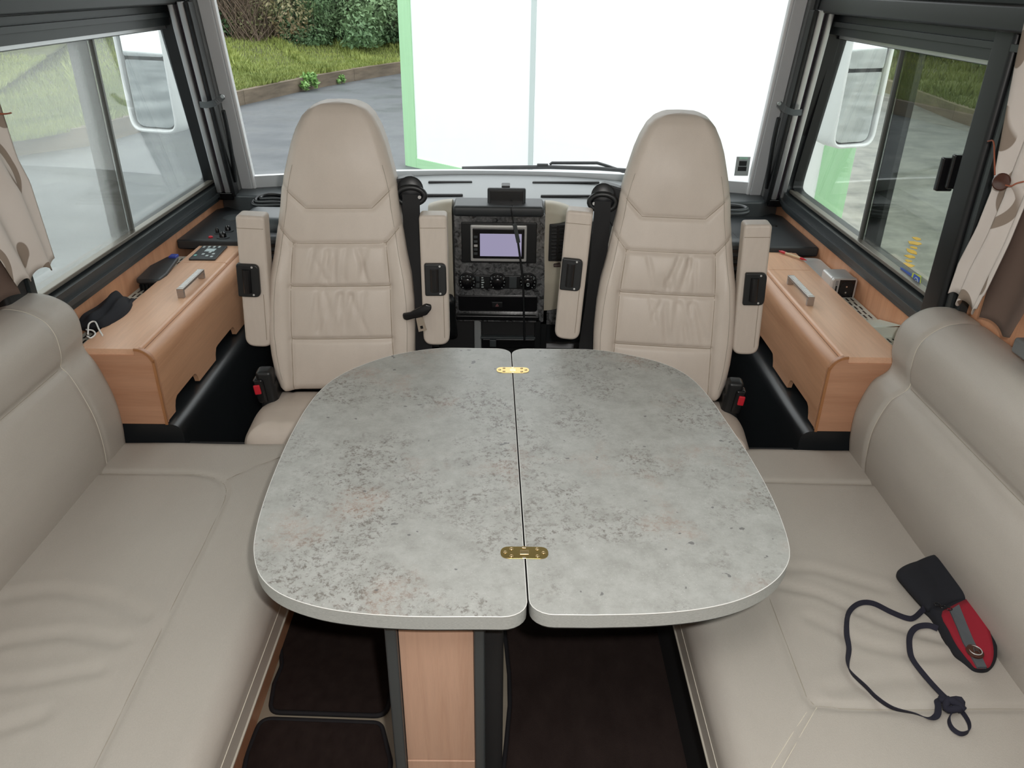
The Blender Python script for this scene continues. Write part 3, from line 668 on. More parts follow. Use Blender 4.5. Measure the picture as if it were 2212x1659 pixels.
rd = cbox('radio', 1016, 485, 1137, 564, -.010, .04, SILV, bevel=.005); cbox('radio_face', 1021, 492, 1132, 557, -.013, .03, BLKG, par=rd)
cbox('screen', 1037, 503, 1126, 551, -.0145, 0, SCRN, par=rd, bevel=0)
for v in (510, 520, 529, 537, 546): cbox('radio_button', 1024, v-3, 1032, v+2, -.0155, 0, SILV if v in (529,) else SLATE, par=rd, bevel=.001)
cbox('dial_strip', 1000, 594, 1158, 624, -.004, .05, BLK, bevel=.005)
for u, v, lbl in ((1010, 607, 0), (1075, 607, 0), (1140, 607, 1)):
    x, z = c2(u, v); mk('dial_well', *cyl((x, YF+.02, z), (0, -1, 0), .034, .028, 32), BLK, cc, angle=30)
    d = mk('dial', *cyl((x, YF, z), (0, -1, 0), 0, 0, 32, profile=[(.031, 0), (.031, .012), (.028, .016), (.019, .018), (.016, .024), (.012, .026)]), BLKG, cc, angle=30)
    for k in range(11):
        a = R(-140+k*28); mk('dial_mark', *obox((x+.0255*math.sin(a), YF-.0165, z+.0255*math.cos(a)), (math.cos(a), 0, -math.sin(a)), (0, 1, 0), (math.sin(a), 0, math.cos(a)), .0022, .0012, .003), KEYS, d)
    if lbl:
        mk('dial_symbol', *ring(rpoly([(x-.004, z-.011), (x+.005, z-.011), (x+.005, z+.001), (x-.004, z+.001)], .002, 3), rpoly([(x-.0025, z-.0095), (x+.0035, z-.0095), (x+.0035, z-.0005), (x-.0025, z-.0005)], .001, 3), 'y', YF-.0275, YF-.0262), KEYS, d)
for k in range(5): cbox('fan_bar', 1040, 598+k*5, 1044+(k % 3), 600+k*5, -.006, 0, KEYS, bevel=0)
cbox('key', 1028, 597, 1036, 606, -.0075, 0, SLATE, bevel=.001); cbox('key', 1028, 611, 1036, 620, -.0075, 0, SLATE, bevel=.001)
cbox('key', 1100, 597, 1116, 621, -.0075, 0, SLATE, bevel=.001)
cbox('drawer', 990, 638, 1160, 672, -.006, .04, BLKG, bevel=.004, rad=[.012, .012, .004, .004])
x, z = c2(1074, 657); tr = [(x-.006, z-.005), (x+.006, z-.005), (x, z+.006)]; tr2 = [(x-.003, z-.0033), (x+.003, z-.0033), (x, z+.003)]
mk('hazard_switch', *bxg(x-.02, x+.02, YF-.009, YF, z-.011, z+.011), BLK, cc, bevel=.002)
mk('hazard_symbol', *ring(tr, tr2, 'y', YF-.0105, YF-.0088), plain('hazard_red', (.30, .12, .12), .5), cc)
cbox('ledge', 986, 676, 1164, 686, -.03, .04, BLKG, bevel=.004)
cbox('shelf_tray', 1036, 688, 1158, 694, -.01, .06, MARB); cbox('cubby', 1040, 694, 1155, 727, .012, .05, BLKM, bevel=.002)
cbox('cubby_lip', 1038, 727, 1156, 731, -.008, .04, SLATE, bevel=.001); cbox('ashtray', 1042, 733, 1155, 752, .0, .04, BLKG, bevel=.003)
cbox('ashtray_clip', 1058, 733, 1072, 748, -.008, .01, SLATE, bevel=.002)
cbox('frame_side', 1024, 690, 1040, 790, 0, .06, MGREY, bevel=.004); cbox('frame_side', 1155, 690, 1166, 790, 0, .06, BLK, bevel=.004)
# gear lever well on the left
cbox('gear_well', 945, 690, 1026, 790, .02, .2, BLKM, bevel=.008); gb = at(972, 640, y=2.68)
mk('gear_lever', *tube(smooth_path([(gb.x, gb.y+.05, gb.z-.18), (gb.x, gb.y+.02, gb.z-.08), (gb.x-.003, gb.y, gb.z)], 4), [.022, .021, .02, .018, .017, .017, .02, .022, .015], 10), BLK, cc, smooth=True)
# beige cheeks: swept up and over the hood
for sg, (ui, uo) in ((-1, (978, 925)), (1, (1175, 1228))):
    xi = c2(ui, 560)[0]; xo = c2(uo, 560)[0]; x0, x1 = min(xi, xo), max(xi, xo)
    zt = c2(1075, 445)[1]; pf = [(2.775, .50), (2.752, .62), (2.748, zt-.02), (2.765, zt+.012), (2.82, zt+.006), (2.90, zt-.03), (2.90, .50)]
    pf = rpoly(pf, [0, .05, .03, .03, .03, 0, 0], 4)
    xs = np.linspace(0, 1, 9); V = []
    for s in xs:
        for (y, z) in pf: V.append((xi+(xo-xi)*s, y+.05*s*s, z-.030*s*s if z > .6 else z))
    n = len(pf); Fc = grid_faces(9, n)+[tuple(range(n)), tuple(range(8*n, 9*n))]+[((i+1)*n-1, i*n, (i+1)*n, (i+2)*n-1) for i in range(8)]
    ck = mk('cheek', V, Fc, BEIGE, cc, angle=45)
    if sg > 0:
        cbox('air_vent', 1187, 484, 1221, 564, -.005, .05, BLK, bevel=.003)
        for k in range(10): cbox('vent_slat', 1191, 488+k*7.6, 1217, 490.5+k*7.6, -.008, .02, BLKG, bevel=.0008)
        cbox('vent_post', 1203, 486, 1205, 562, -.009, .02, BLKG, bevel=0); cbox('vent_wheel', 1196, 571, 1211, 577, -.004, .04, plain('wheel_brown', (.07, .045, .04), .5), bevel=.003)
    else: cbox('air_vent', 958, 480, 966, 561, .005, .05, BLK, bevel=.003)
cbox('marble_foot', 1166, 672, 1215, 712, .045, .08, MARB, bevel=.004)
# navigation device with cable
a, b = at(1053, 447, y=2.79), at(1136, 407, y=2.79)
nv = thing('navigation_device', ((a.x+b.x)/2, 2.79, a.z), 'small black navigation screen standing on the console hood', 'screen')
mk('case', *bxg(a.x, b.x, 2.785, 2.805, a.z-.004, b.z), DGREY, nv, bevel=.006, seg=3); mk('screen', *bxg(a.x+.010, b.x-.010, 2.7835, 2.786, a.z+.004, b.z-.008), BLKG, nv, bevel=.001)
mk('mount', *bxg(-.03, .0, 2.80, 2.85, a.z-.02, b.z+.006), BLK, nv, bevel=.003)
cb = thing('charging_cable', at(1115, 500, y=2.70), 'black charging cable with plug hanging down over the radio', 'cable')
cp = [(1107, 443), (1104, 448), (1107, 470), (1110, 484)]; mk('upper_lead', *tube(smooth_path([at(u, v, y=2.775-.012*k) for k, (u, v) in enumerate(cp)][:1]+[at(u, v, y=2.728) for u, v in cp[1:]], 6), .0028, 6), BLK, cb)
a, b = at(1111, 482, y=2.722), at(1120, 524, y=2.722); mk('plug', *obox((a+b)/2, (1, 0, .2), (0, 1, 0), b-a, .014, .010, (b-a).length), SLATE, cb, bevel=.002)
mk('lower_lead', *tube(smooth_path([at(u, v, y=2.722) for u, v in ((1119, 524), (1124, 560), (1129, 600), (1131, 640), (1132, 690), (1133, 735))], 6), .004, 6), BLK, cb)
# side shelves of the dash (lower step in front of the cabinets)
def shelf(sg, label):
    X = XL if sg < 0 else XR; xi = -.80 if sg < 0 else .72
    t = thing('dash_shelf', ((X+xi)/2, 3.0, .76), label, 'shelf')
    o = [(X, 2.768), (xi, 2.768), (xi, 3.36), (X+(-sg)*.10, 3.34), (X, 3.20)]
    v, f = prism(o, 'z', .728, .764); mk('board', v, f, DGREY, t, bevel=.008, seg=3)
    # raised step under the windscreen corner, pale wedge
    o = [(X-sg*.012, 3.255), (X-sg*.10, 3.185), (xi, 3.17), (xi, 3.40), (X-sg*.012, 3.40)]; v, f = prism(o, 'z', .60, .826); mk('corner_step', v, f, SLATE, t, bevel=.01)
    return t
sl = shelf(-1, 'dark grey shelf in the left windscreen corner with knobs and red lamp'); sr = shelf(1, 'dark grey shelf in the right windscreen corner behind the pen')
q = at(455, 512, z=.766); mk('red_lamp', *cyl((q.x, q.y, .764), (0, 0, 1), 0, 0, 16, profile=[(.009, 0), (.008, .004), (.003, .007)]), RED, sl, smooth=True)
for (u, v, r) in ((482, 512, .013), (493, 498, .011), (470, 503, .007)):
    q = at(u, v, z=.766); mk('knob_base', *cyl((q.x, q.y, .764), (0, 0, 1), r*1.8, .003, 24), SLATE, sl); mk('knob', *cyl((q.x, q.y, .767), (0, 0, 1), 0, 0, 20, profile=[(r, 0), (r*.9, .012), (r*.5, .018), (r*.2, .02)]), BLKG, sl, angle=35)
q = at(506, 470, z=.766); mk('round_cap', *cyl((q.x, q.y, .764), (0, 0, 1), 0, 0, 28, profile=[(.045, 0), (.043, .004), (.03, .006)]), SLATE, sl, angle=35)
q = at(1672, 487, z=.766); mk('round_cap', *cyl((q.x, q.y, .764), (0, 0, 1), 0, 0, 20, profile=[(.014, 0), (.012, .004)]), BLK, sr, angle=35)
mk('joint_line', *bxg(.865, .868, 2.7675, 2.95, .755, .7645), BLK, sr)
# cable coil on the left dash, speaker oval on the right
cl_ = thing('cable_coil', (-.90, 2.95, .84), 'black cable coil lying on the dashboard left of the left seat head', 'cable')
for k, (rx, ry, dz, ph) in enumerate(((.115, .070, 0, 0), (.105, .062, .009, .5), (.085, .04, .016, 1.1))):
    c = at(600, 447, z=.815); P = [(c.x+.02+rx*math.cos(a+ph*.1), c.y+ry*math.sin(a)+.004*k, .835+dz+.004*math.sin(3*a+ph)) for a in np.linspace(0, 2*math.pi, 40)[:-1]]
    mk('loop', *tube(P, .007, 6, closed=True), BLK, cl_, smooth=True)
cr_ = thing('cable_coil', (.80, 2.95, .84), 'dark cable coil lying on the dashboard right of the right seat head', 'cable')
for k, (rx, ry, dz) in enumerate(((.075, .055, 0), (.07, .045, .01))):
    c = at(1572, 463, z=.82); P = [(c.x+rx*math.cos(a), c.y+ry*math.sin(a), .835+dz) for a in np.linspace(0, 2*math.pi, 32)[:-1]]
    mk('loop', *tube(P, .008, 6, closed=True), DGREY, cr_, smooth=True)
# steering wheel (mostly hidden behind the left seat)
sw = thing('steering_wheel', (-.55, 2.60, .80), 'dark steering wheel just showing behind the left seat', 'steering wheel')
c = Vector((-.575, 2.60, .80)); ax = Vector((1, 0, 0)); ay = Vector((0, .62, .78)).normalized()
mk('rim', *tube([c+ax*.215*math.cos(a)+ay*.215*math.sin(a) for a in np.linspace(0, 2*math.pi, 48)[:-1]], .016, 10, closed=True), BELTG, sw, smooth=True)
for a in (R(0), R(180), R(270)): mk('spoke', *tube([c, c+ax*.2*math.cos(a)+ay*.2*math.sin(a)], .014, 6), BELTG, sw, smooth=True)
mk('hub', *cyl(c, ax.cross(ay), .06, .04, 24), BELTG, sw, bevel=.008); mk('column', *tube([c, c-Vector((0, -.30, .10))], .03, 10), BLK, sw)
# ================================================================== CAB SILLS + CABINETS
for sg, nm in ((-1, 'left'), (1, 'right')):
    X = XL if sg < 0 else XR; xe = -.905 if sg < 0 else .82
    o = [(X, 0), (X, .515), (xe-sg*-.0, .515), (xe, 0)] ; o = rpoly(o, [0, 0, .035, 0], 6)
    v, f = prism(o, 'y', 1.865, 3.3); struct(mk('trim_sill_'+nm, v, f, SILL, angle=30))
struct(box('trim_cab_step', (XL+.02, XR-.02, 1.87, 1.90, .0, .44), BLKM, bevel=.004))
def cabinet(sg, label):
    X = XL if sg < 0 else XR; s = sg
    xf = -.942 if s < 0 else .857         # front face
    xi = (-1.122 if s < 0 else 1.040)     # inner edge of the lid
    top, bot = .745, .518; y0, y1 = 1.86, 2.762
    t = thing('side_cabinet', ((X+xf)/2, 2.26, bot), label, 'cabinet')
    nose = .045
    # front with rounded nose: profile (x,z) extruded along y with cut-outs at the lower edge
    def cs(th=0): # rounded top front edge
        pts = []
        for k in range(9):
            a = R(90*k/8); pts.append((xf-s*(-1)*0+(-s)*0+ (xf*0), 0))
        return pts
    # end panel
    arc = [(xf+s*nose*(1-math.sin(a)) , top-nose+nose*math.cos(a)) for a in np.linspace(0, math.pi/2, 9)]  # from top back to front face
    endp = [(X-s*.001, bot), (X-s*.001, top-.045), (xi, top-.045), (xi, top-.017), (xf+s*.047, top-.017)]+arc+[(xf, bot)]
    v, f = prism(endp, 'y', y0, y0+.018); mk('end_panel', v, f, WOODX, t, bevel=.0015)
    # lipping around the end panel front edge
    lip = [Vector((x, y0-.0005, z)) for x, z in arc]+[Vector((xf, y0-.0005, bot))]
    mk('edge_lipping', *strap(smooth_path(lip, 2), .004, .007, Vector((0, 1, 0))), WEDGE, t)
    # front board, rounded over: strip between groove and lower edge, cut-outs
    groove = xf+s*.030
    arc2 = [(x, z) for x, z in arc if (x-groove)*(-s) >= -1e-6]
    arc2 = [(xf+s*nose*(1-math.sin(a)), top-.003-nose+nose*math.cos(a)) for a in np.linspace(R(30), math.pi/2, 8)]
    def bz(y):
        for c0, c1 in ((1.925, 2.115), (2.262, 2.47)):
            if c0 < y < c1:
                e = min(y-c0, c1-y, .028)/.028; return bot+.042*math.sin(min(1, e)*math.pi/2)**.6
        return bot+.004
    ys = sorted(set(list(np.linspace(y0+.018, y1, 60))+[1.925, 1.93, 1.94, 2.10, 2.11, 2.115, 2.262, 2.27, 2.28, 2.455, 2.465, 2.47]))
    V = []
    for y in ys:
        b_ = bz(y)
        row = arc2+[(xf, .60), (xf, b_)]
        for x, z in row: V.append((x, y, z))
        for x, z in reversed(row): V.append((x+s*.014, y, z if z > bot+.1 else z))
    n = len(V)//len(ys); Fc = grid_faces(len(ys), n)+[(i*n+n-1, i*n, (i+1)*n, (i+1)*n+n-1) for i in range(len(ys)-1)]+[tuple(range(n)), tuple(range((len(ys)-1)*n, len(ys)*n))]
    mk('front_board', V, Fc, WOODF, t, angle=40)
    # lids: near lid, far fixed top, separated by joints
    nn = .009
    def lid(ya, yb, name, mat):
        pr = [(xi, top-.016), (xi, top)]+[(groove-(-s)*0+s*(nn*(1-math.sin(a)))+(-s)*.0, top-nn+nn*math.cos(a)) for a in np.linspace(0, math.pi/2, 6)]+[(groove, top-.03)]
        pr = [(x+s*.002 if i > 1 else x, z) for i, (x, z) in enumerate(pr)]
        v, f = prism(pr, 'y', ya, yb); return mk(name, v, f, mat, t, angle=35)
    yj = 2.572 if s < 0 else 2.566
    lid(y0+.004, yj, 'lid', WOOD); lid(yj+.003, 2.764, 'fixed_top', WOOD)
    mk('inner_board', *bxg(*sorted((xi, xi+s*.014)), y0+.018, y1, .60, top-.001), WOOD, t)
    mk('gutter_floor', *bxg(*sorted((xi+s*.014, X-s*.001)), y0+.018, y1, .690, .7025), WOOD, t)
    mk('lid_edge', *bxg(*sorted((groove-s*.0004, groove-s*.0022)), y0+.004, 2.762, top-.040, top-.009), plain('groove_brown_shade', (.12, .05, .025), .7), t)  # brown lid edge, darkened by groove shade put into its colour
    # handle: square bar, chrome with ribbed light top
    hy0, hy1 = (2.235, 2.42) if s < 0 else (2.23, 2.43); hx = -1.003 if s < 0 else .925; hw = .021; hz = top+.030
    hb = mk('handle', *join(bxg(hx-hw/2, hx+hw/2, hy0, hy1, hz-.009, hz), bxg(hx-hw/2, hx+hw/2, hy0, hy0+.011, top, hz-.008), bxg(hx-hw/2, hx+hw/2, hy1-.011, hy1, top, hz-.008)), HANDLE, t, bevel=.0015)
    for k in range(15):
        yy = hy0+.014+k*(hy1-hy0-.02)/15; mk('handle_inlay', *bxg(hx-hw/2+.003, hx+hw/2-.003, yy, yy+.0065, hz, hz+.001), WHT, hb)
    # cream ventilation grille in the gutter
    ga, gb_ = sorted((xi+s*.016, X-s*.004)); gz = .703; gr = mk('vent_grille', *bxg(ga, gb_, y0+.02, 2.745, gz, gz+.006), GRL, t)
    w = (gb_-ga)
    k = 0; yy = y0+.04
    while yy < 2.70:
        off = (k % 2)*.5
        for j in range(4):
            xx = ga+w*(.14+j*.2+off*.08); mk('grille_slot', *bxg(xx, xx+.0055, yy, yy+.026, gz+.0055, gz+.0066), BLK, gr)
        yy += .036; k += 1
    return t
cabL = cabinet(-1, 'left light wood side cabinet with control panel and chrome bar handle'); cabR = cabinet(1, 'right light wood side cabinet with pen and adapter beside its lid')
# control panel let into the left cabinet
cpn = mk('control_panel', *prism(rpoly([(-1.112, 2.592), (-1.020, 2.592), (-1.026, 2.745), (-1.116, 2.745)], .004, 3), 'z', .745, .751), plain('panel_black', (.03, .034, .036), .4), cabL, bevel=.0015)
def pkey(u0, v0, u1, v1, m):
    a, b = at(u0, v0, z=.751), at(u1, v1, z=.751); mk('key', *bxg(min(a.x, b.x), max(a.x, b.x), min(a.y, b.y), max(a.y, b.y), .7508, .7518), m, cpn)
for k in range(4): pkey(437+k*11, 535, 445+k*11, 532, KEYS)
pkey(441, 543, 468, 537.5, LCD)
for (u, v) in ((450, 545), (435, 549), (457, 548.5), (443, 552.5), (453, 554.5)): pkey(u, v+1, u+8, v-1.5, KEYS)
pkey(418, 552.5, 426, 550, plain('panel_teal', (.25, .60, .55), .4))
# sticker remnant on the left cabinet nose
stk = at(521, 553, y=2.62); mk('label_patch', *obox((-.9405, 2.60, .70), (0, 1, 0), (0, 0, 1), (1, 0, 0), .07, .03, .0012), plain('label_beige', (.60, .50, .40), .7, var=.3, vscale=90), cabL)
# ---- small things on the cabinets
def rounded_slab(pts, rad, z0, z1, name, m, par, bev=.004, crown=0):
    v, f = prism(rpoly(pts, rad, 5), 'z', z0, z1); return mk(name, v, f, m, par, bevel=bev, seg=3)
bp = thing('card_reader', (-1.165, 2.48, .70), 'flat black device with a blue tab lying in the left cabinet gutter', 'device')
V = []; o = rpoly([(-1.208, 2.38), (-1.132, 2.38), (-1.126, 2.44), (-1.140, 2.59), (-1.178, 2.59), (-1.208, 2.50)], .02, 5)
v, f = prism(o, 'z', .735, .750); v = [(x, y, z+(y-2.38)*.06) for x, y, z in v]; mk('shell', v, f, DGREY, bp, bevel=.006, seg=3)
mk('blue_tab', *bxg(-1.168, -1.143, 2.565, 2.594, .758, .768), BLUEP, bp, bevel=.002)
mk('cradle', *bxg(-1.20, -1.14, 2.39, 2.43, .709, .736), BLK, bp, bevel=.003)
for k in range(5): mk('spring_prong', *bxg(-1.196+k*.012, -1.193+k*.012, 2.38, 2.392, .71, .732), BLK, bp)
# black cloth pouch with white drawstring
pc = thing('drawstring_pouch', (-1.165, 2.14, .70), 'crumpled black cloth pouch with white drawstring in the left cabinet gutter', 'pouch')
nu, nv_ = 34, 22; V = []
for side_ in (1, -1):
    for i in range(nu):
        a = i/(nu-1)
        for j in range(nv_):
            b = j/(nv_-1); y = 2.0+.235*a; hwid = .042*(.72+.45*math.sin(math.pi*min(1, a*1.1+.1))**.8); x = -1.17+(b-.5)*2*hwid+.012*math.sin(a*3)
            e = max(0, 1-abs(2*b-1)**2.4)**.5*max(0, 1-abs(2*a-1)**5)**.5
            z = .735+.012*(1-a)+side_*e*(.026+.006*math.sin(9*a+4*b)+.005*math.sin(17*b+5*a))+.030*(b < .5)*(1-2*b)*a
            V.append((x, y, z))
Fc = grid_faces(nu, nv_)+grid_faces(nu, nv_, nu*nv_); mk('bag', V, Fc, POUCH, pc, smooth=True)
cs_ = [(190, 722), (192, 700), (205, 695), (214, 712), (222, 725)]; P = [at(u, v, z=.772) for u, v in cs_]; 
mk('drawstring', *tube(smooth_path(P, 6), .0022, 6), WCORD, pc, smooth=True)
P = [at(u, v, z=.768) for u, v in ((186, 712), (200, 714), (206, 722), (196, 730), (188, 726))]; mk('drawstring', *tube(smooth_path(P, 6), .0022, 6), WCORD, pc, smooth=True)
# right: socket adapter
iv = thing('power_adapter', (1.092, 2.43, .70), 'silver square socket adapter with black face beside the right cabinet lid', 'adapter')
def fr(a, b0, b1, c0, c1): return None
ctr = at(1830, 612, y=2.42); cx_, cz_ = 1.094, .740; w2, h2 = .042, .036
o = rpoly([(cx_-w2, cz_-h2), (cx_+w2, cz_-h2), (cx_+w2, cz_+h2), (cx_-w2, cz_+h2)], .013, 5)
v, f = prism(o, 'y', 2.40, 2.415); mk('front_bezel', v, f, SILV, iv, bevel=.005, seg=3); v, f = prism(offset_poly(o, .002), 'y', 2.417, 2.50); mk('body', v, f, SILV, iv, bevel=.004)
v, f = prism(offset_poly(o, .0035), 'y', 2.413, 2.419); mk('seam_band', v, f, plain('band_brown', (.20, .14, .11), .4), iv)
fc_ = mk('socket_face', *bxg(cx_-.017, cx_+.034, 2.3985, 2.402, cz_-.030, cz_+.030), BLKG, iv, bevel=.001)
mk('socket_well', *cyl((cx_+.009, 2.398, cz_+.002), (0, -1, 0), 0, 0, 24, profile=[(.023, 0), (.023, .0012), (.021, .0012)]), BLK, fc_)
for zz in (.008, -.012): mk('socket_pin', *cyl((cx_+.007, 2.398, cz_+zz), (0, -1, 0), .0028, .0022, 12), CHR, fc_)
mk('usb_port', *bxg(cx_-.028, cx_-.023, 2.3985, 2.402, cz_-.008, cz_+.010), BLK, iv)
for k, z0_ in enumerate((.013, -.026)):
    for j in range(4): mk('vent_rib', *bxg(cx_-.030, cx_-.021, 2.3992, 2.402, cz_+z0_+j*.004, cz_+z0_+j*.004+.0015), SLATE, iv)
# clear-lidded cream box behind the adapter, and cream card in front
ob = thing('outlet_cover', (1.094, 2.62, .69), 'pale rounded plastic cover on the grille behind the silver adapter', 'cover')
rounded_slab([(1.058, 2.53), (1.134, 2.53), (1.134, 2.74), (1.058, 2.74)], [.004, .004, .03, .03], .710, .734, 'shell', plain('pale_plastic', (.62, .64, .62), .3), ob, .006)
rounded_slab([(1.066, 2.54), (1.128, 2.54), (1.128, 2.705), (1.066, 2.705)], [.004, .004, .02, .02], .734, .736, 'window', plain('frost', (.50, .52, .51), .2), ob, .001)
pcard = thing('folded_card', (1.096, 2.07, .70), 'pale green folded card resting on the right cabinet grille', 'card')
v = [(1.056, 2.07, .745), (1.134, 2.07, .752), (1.134, 2.20, .716), (1.056, 2.20, .7115)]; v2 = [(x, y, z-.002) for x, y, z in v]
mk('sheet', v+v2, [(0, 1, 2, 3), (7, 6, 5, 4), (0, 4, 5, 1), (1, 5, 6, 2), (2, 6, 7, 3), (3, 7, 4, 0)], PALE, pcard, bevel=.0005)
mk('flap', *prism([(2.07, .744), (2.078, .71), (2.08, .71), (2.072, .745)], 'x', 1.058, 1.132), PALE, pcard)
# red-tipped pen
pa, pb = at(1686, 543, z=.752), at(1742, 562, z=.752); d = (pb-pa); L = d.length; dn = d.normalized()
pn = thing('ballpoint_pen', pa, 'cardboard coloured ballpoint pen with red ends on the right cabinet top', 'pen')
mk('barrel', *cyl(pa+dn*L*.2, dn, .0042, L*.58, 12), PENB, pn, angle=40)
mk('push_end', *cyl(pa, dn, 0, 0, 12, profile=[(.0022, -.006), (.0028, 0), (.005, .004), (.0048, L*.2)]), RED, pn, angle=40)
mk('tip', *cyl(pa+dn*L*.78, dn, 0, 0, 12, profile=[(.0045, 0), (.0042, L*.08), (.001, L*.22)]), RED, pn, angle=40)
# ================================================================== CAPTAIN SEATS
PROF = [(.515, .175), (.53, .192), (.57, .205), (.63, .212), (.70, .215), (.78, .212), (.85, .204), (.915, .190), (.965, .182), (1.04, .169), (1.09, .163), (1.13, .154), (1.167, .144), (1.216, .130), (1.25, .1165), (1.283, .098), (1.302, .078), (1.313, .052), (1.3165, .028), (1.318, .006)]
PZ = np.array([p[0] for p in PROF]); PW = np.array([p[1] for p in PROF])
def seat(cx, cy, rz, m, label, tongue, sc=1.0, scz=1.0, arms=((-.234, .055, 0), (.278, 0, 0))):
    """m=+1: belt on the +x side.  local frame: x right, y toward windscreen, z up"""
    t = thing('captain_seat', (cx, cy, 0), label, 'seat', group=None, rz=rz); t.scale = (sc, 1, scz)
    def yc(z): return (z-.52)*.215
    nu, nv_ = 91, 201
    S = (dens(nu, 1.6)*2-1)[:, None]*np.ones((1, nv_)); lean = .02 if m > 0 else 0; tt = np.linspace(0, 1, nv_)**.92
    Z = np.ones((nu, 1))*(PZ[0]+(PZ[-1]-PZ[0])*tt)[None, :]
    HW = np.interp(Z, PZ, PW); X = S*HW
    dE = np.minimum((1-np.abs(S))*HW, np.minimum((1.318-Z)*.9, (Z-.515)*.9)); dE = np.clip(dE, 0, 1)
    seams = [[(-.160, 1.105), (-.093, 1.042), (.093, 1.042), (.160, 1.105)], [(-.176, .995), (-.132, .946), (.132, .946), (.176, .995)],
             [(-.132, .946), (-.143, .826), (-.147, .674), (-.152, .525)], [(.132, .946), (.143, .826), (.147, .674), (.152, .525)],
             [(-.143, .826), (.143, .826)], [(-.147, .674), (.147, .674)]]
    off = rollf(dE, .030)
    for k, sm in enumerate(seams): off = off-(.006 if k < 4 else .007)*np.exp(-(pdist(X, Z, sm)/.0065)**2)
    # side bolsters stand proud of the centre panel
    inp = (np.abs(X) < .15)*1.0; b = np.clip((np.abs(X)-.13)/.045, 0, 1); b = b*b*(3-2*b)
    low = np.clip((.97-Z)/.12, 0, 1); off = off+.016*b*low
    # cushions of the three ruched fields and the head pillow
    for z0, z1 in ((.826, .946), (.674, .826), (.53, .674)):
        k = np.clip((Z-z0)/(z1-z0), 0, 1); off = off+.007*np.sin(math.pi*k)**.7*(np.abs(X) < .15)*(1-np.clip(np.abs(X)/.15, 0, 1)**6)
    k = np.clip((Z-1.05)/.25, 0, 1); off = off+.020*np.sin(math.pi*np.clip(k*.9+.05, 0, 1))*(1-np.clip(np.abs(X)/.16, 0, 1)**2)
    # ruching
    rg = np.random.default_rng(3 if m > 0 else 5)
    for z0, z1 in ((.826, .946), (.674, .826)):
        for q in range(12):
            x0 = rg.uniform(-.085, .085); sl = rg.uniform(-.45, .45); w = rg.uniform(.004, .008); l = rg.uniform(.5, 1.25); ztop = rg.random() < .6
            kk = (z1-Z)/(z1-z0) if ztop else (Z-z0)/(z1-z0)
            off = off-.0055*np.exp(-((X-x0-sl*(z1-Z))/w)**2)*np.clip(kk*6, 0, 1)*np.clip((l-kk)*3, 0, 1)*((Z > z0) & (Z < z1))
    Yf = yc(Z)-.022-off; Yb = yc(Z)+.035+rollf(dE, .05)
    XS = X+lean*np.clip((Z-.7)/.6, 0, 1); A = np.stack([XS, Yf, Z], 2).reshape(-1, 3); B = np.stack([XS, Yb, Z], 2).reshape(-1, 3); n = nu*nv_
    rim = [i*nv_ for i in range(nu)]+[(nu-1)*nv_+j for j in range(1, nv_)]+[i*nv_+nv_-1 for i in range(nu-2, -1, -1)]+[j for j in range(nv_-2, 0, -1)]
    Fc = grid_faces(nu, nv_)+grid_faces(nu, nv_, n)+[(rim[i], rim[(i+1) % len(rim)], rim[(i+1) % len(rim)]+n, rim[i]+n) for i in range(len(rim))]
    back = mk('backrest', np.vstack([A, B]), Fc, LEA_F, t, smooth=True, local=True)
    def surf(x, z):
        i = int(np.argmin(np.abs(S[:, 0]*np.interp(z, PZ, PW)-x))); j = int(np.argmin(np.abs(Z[0]-z))); return Yf[i, j]
    def seamline(poly, rad, nm='seam', mt=SEAM):
        P = []
        for (x0, z0), (x1, z1) in zip(poly[:-1], poly[1:]):
            kx = max(2, int(math.hypot(x1-x0, z1-z0)/.012))
            for k in range(kx): x = x0+(x1-x0)*k/kx; z = z0+(z1-z0)*k/kx; P.append((x+lean*min(1, max(0, (z-.7)/.6)), surf(x, z)-.0002, z))
        x, z = poly[-1]; P.append((x+lean*min(1, max(0, (z-.7)/.6)), surf(x, z), z)); o = mk(nm, *tube(P, rad, 5), mt, back, local=True)
        return o
    for sm in seams: seamline(sm, .0011)
    for sg in (-1, 1):
        zs = np.linspace(.56, 1.16, 26); seamline([(sg*(float(np.interp(z, PZ, PW))-.022), float(z)) for z in zs], .0008, mt=SEAM_B)
    # seat cushion
    nu, nv_ = 61, 61
    U = dens(nu, 2)*2-1; Vv = dens(nv_, 2); Xc, Yc = np.meshgrid(U*.272, -.250+.270*Vv, indexing='ij')
    # rounded plan corners at the front
    rr = .05; ex = np.clip((np.abs(Xc)-(.272-rr))/rr, 0, 1); ey = np.clip(((-.250+rr)-Yc)/rr, 0, 1); ox = ex*np.sqrt(1-ey**2/2); oy = ey*np.sqrt(1-ex**2/2)
    cm = (ex > 0) & (ey > 0); Xc = np.where(cm, np.sign(Xc)*((.272-rr)+ox*rr), Xc); Yc = np.where(cm, (-.250+rr)-oy*rr, Yc); Xc = Xc*(1-.20*np.clip((Yc+.12)/.14, 0, 1)**2)
    dc = np.minimum((1-np.abs(U))[:, None]*.272*np.ones((1, nv_)), np.minimum(Vv, 1-Vv)[None, :]*.40)
    Zt = .425+rollf(dc, .08)*.99-.012*np.exp(-(Xc/.12)**2)*np.exp(-((Yc+.2)/.15)**2); Zt = Zt-.004*np.exp(-((np.abs(Xc)-.165)/.006)**2)
    Zb = .38-rollf(dc, .03); A = np.stack([Xc, Yc, Zt], 2).reshape(-1, 3); B = np.stack([Xc, Yc, Zb], 2).reshape(-1, 3); n = nu*nv_
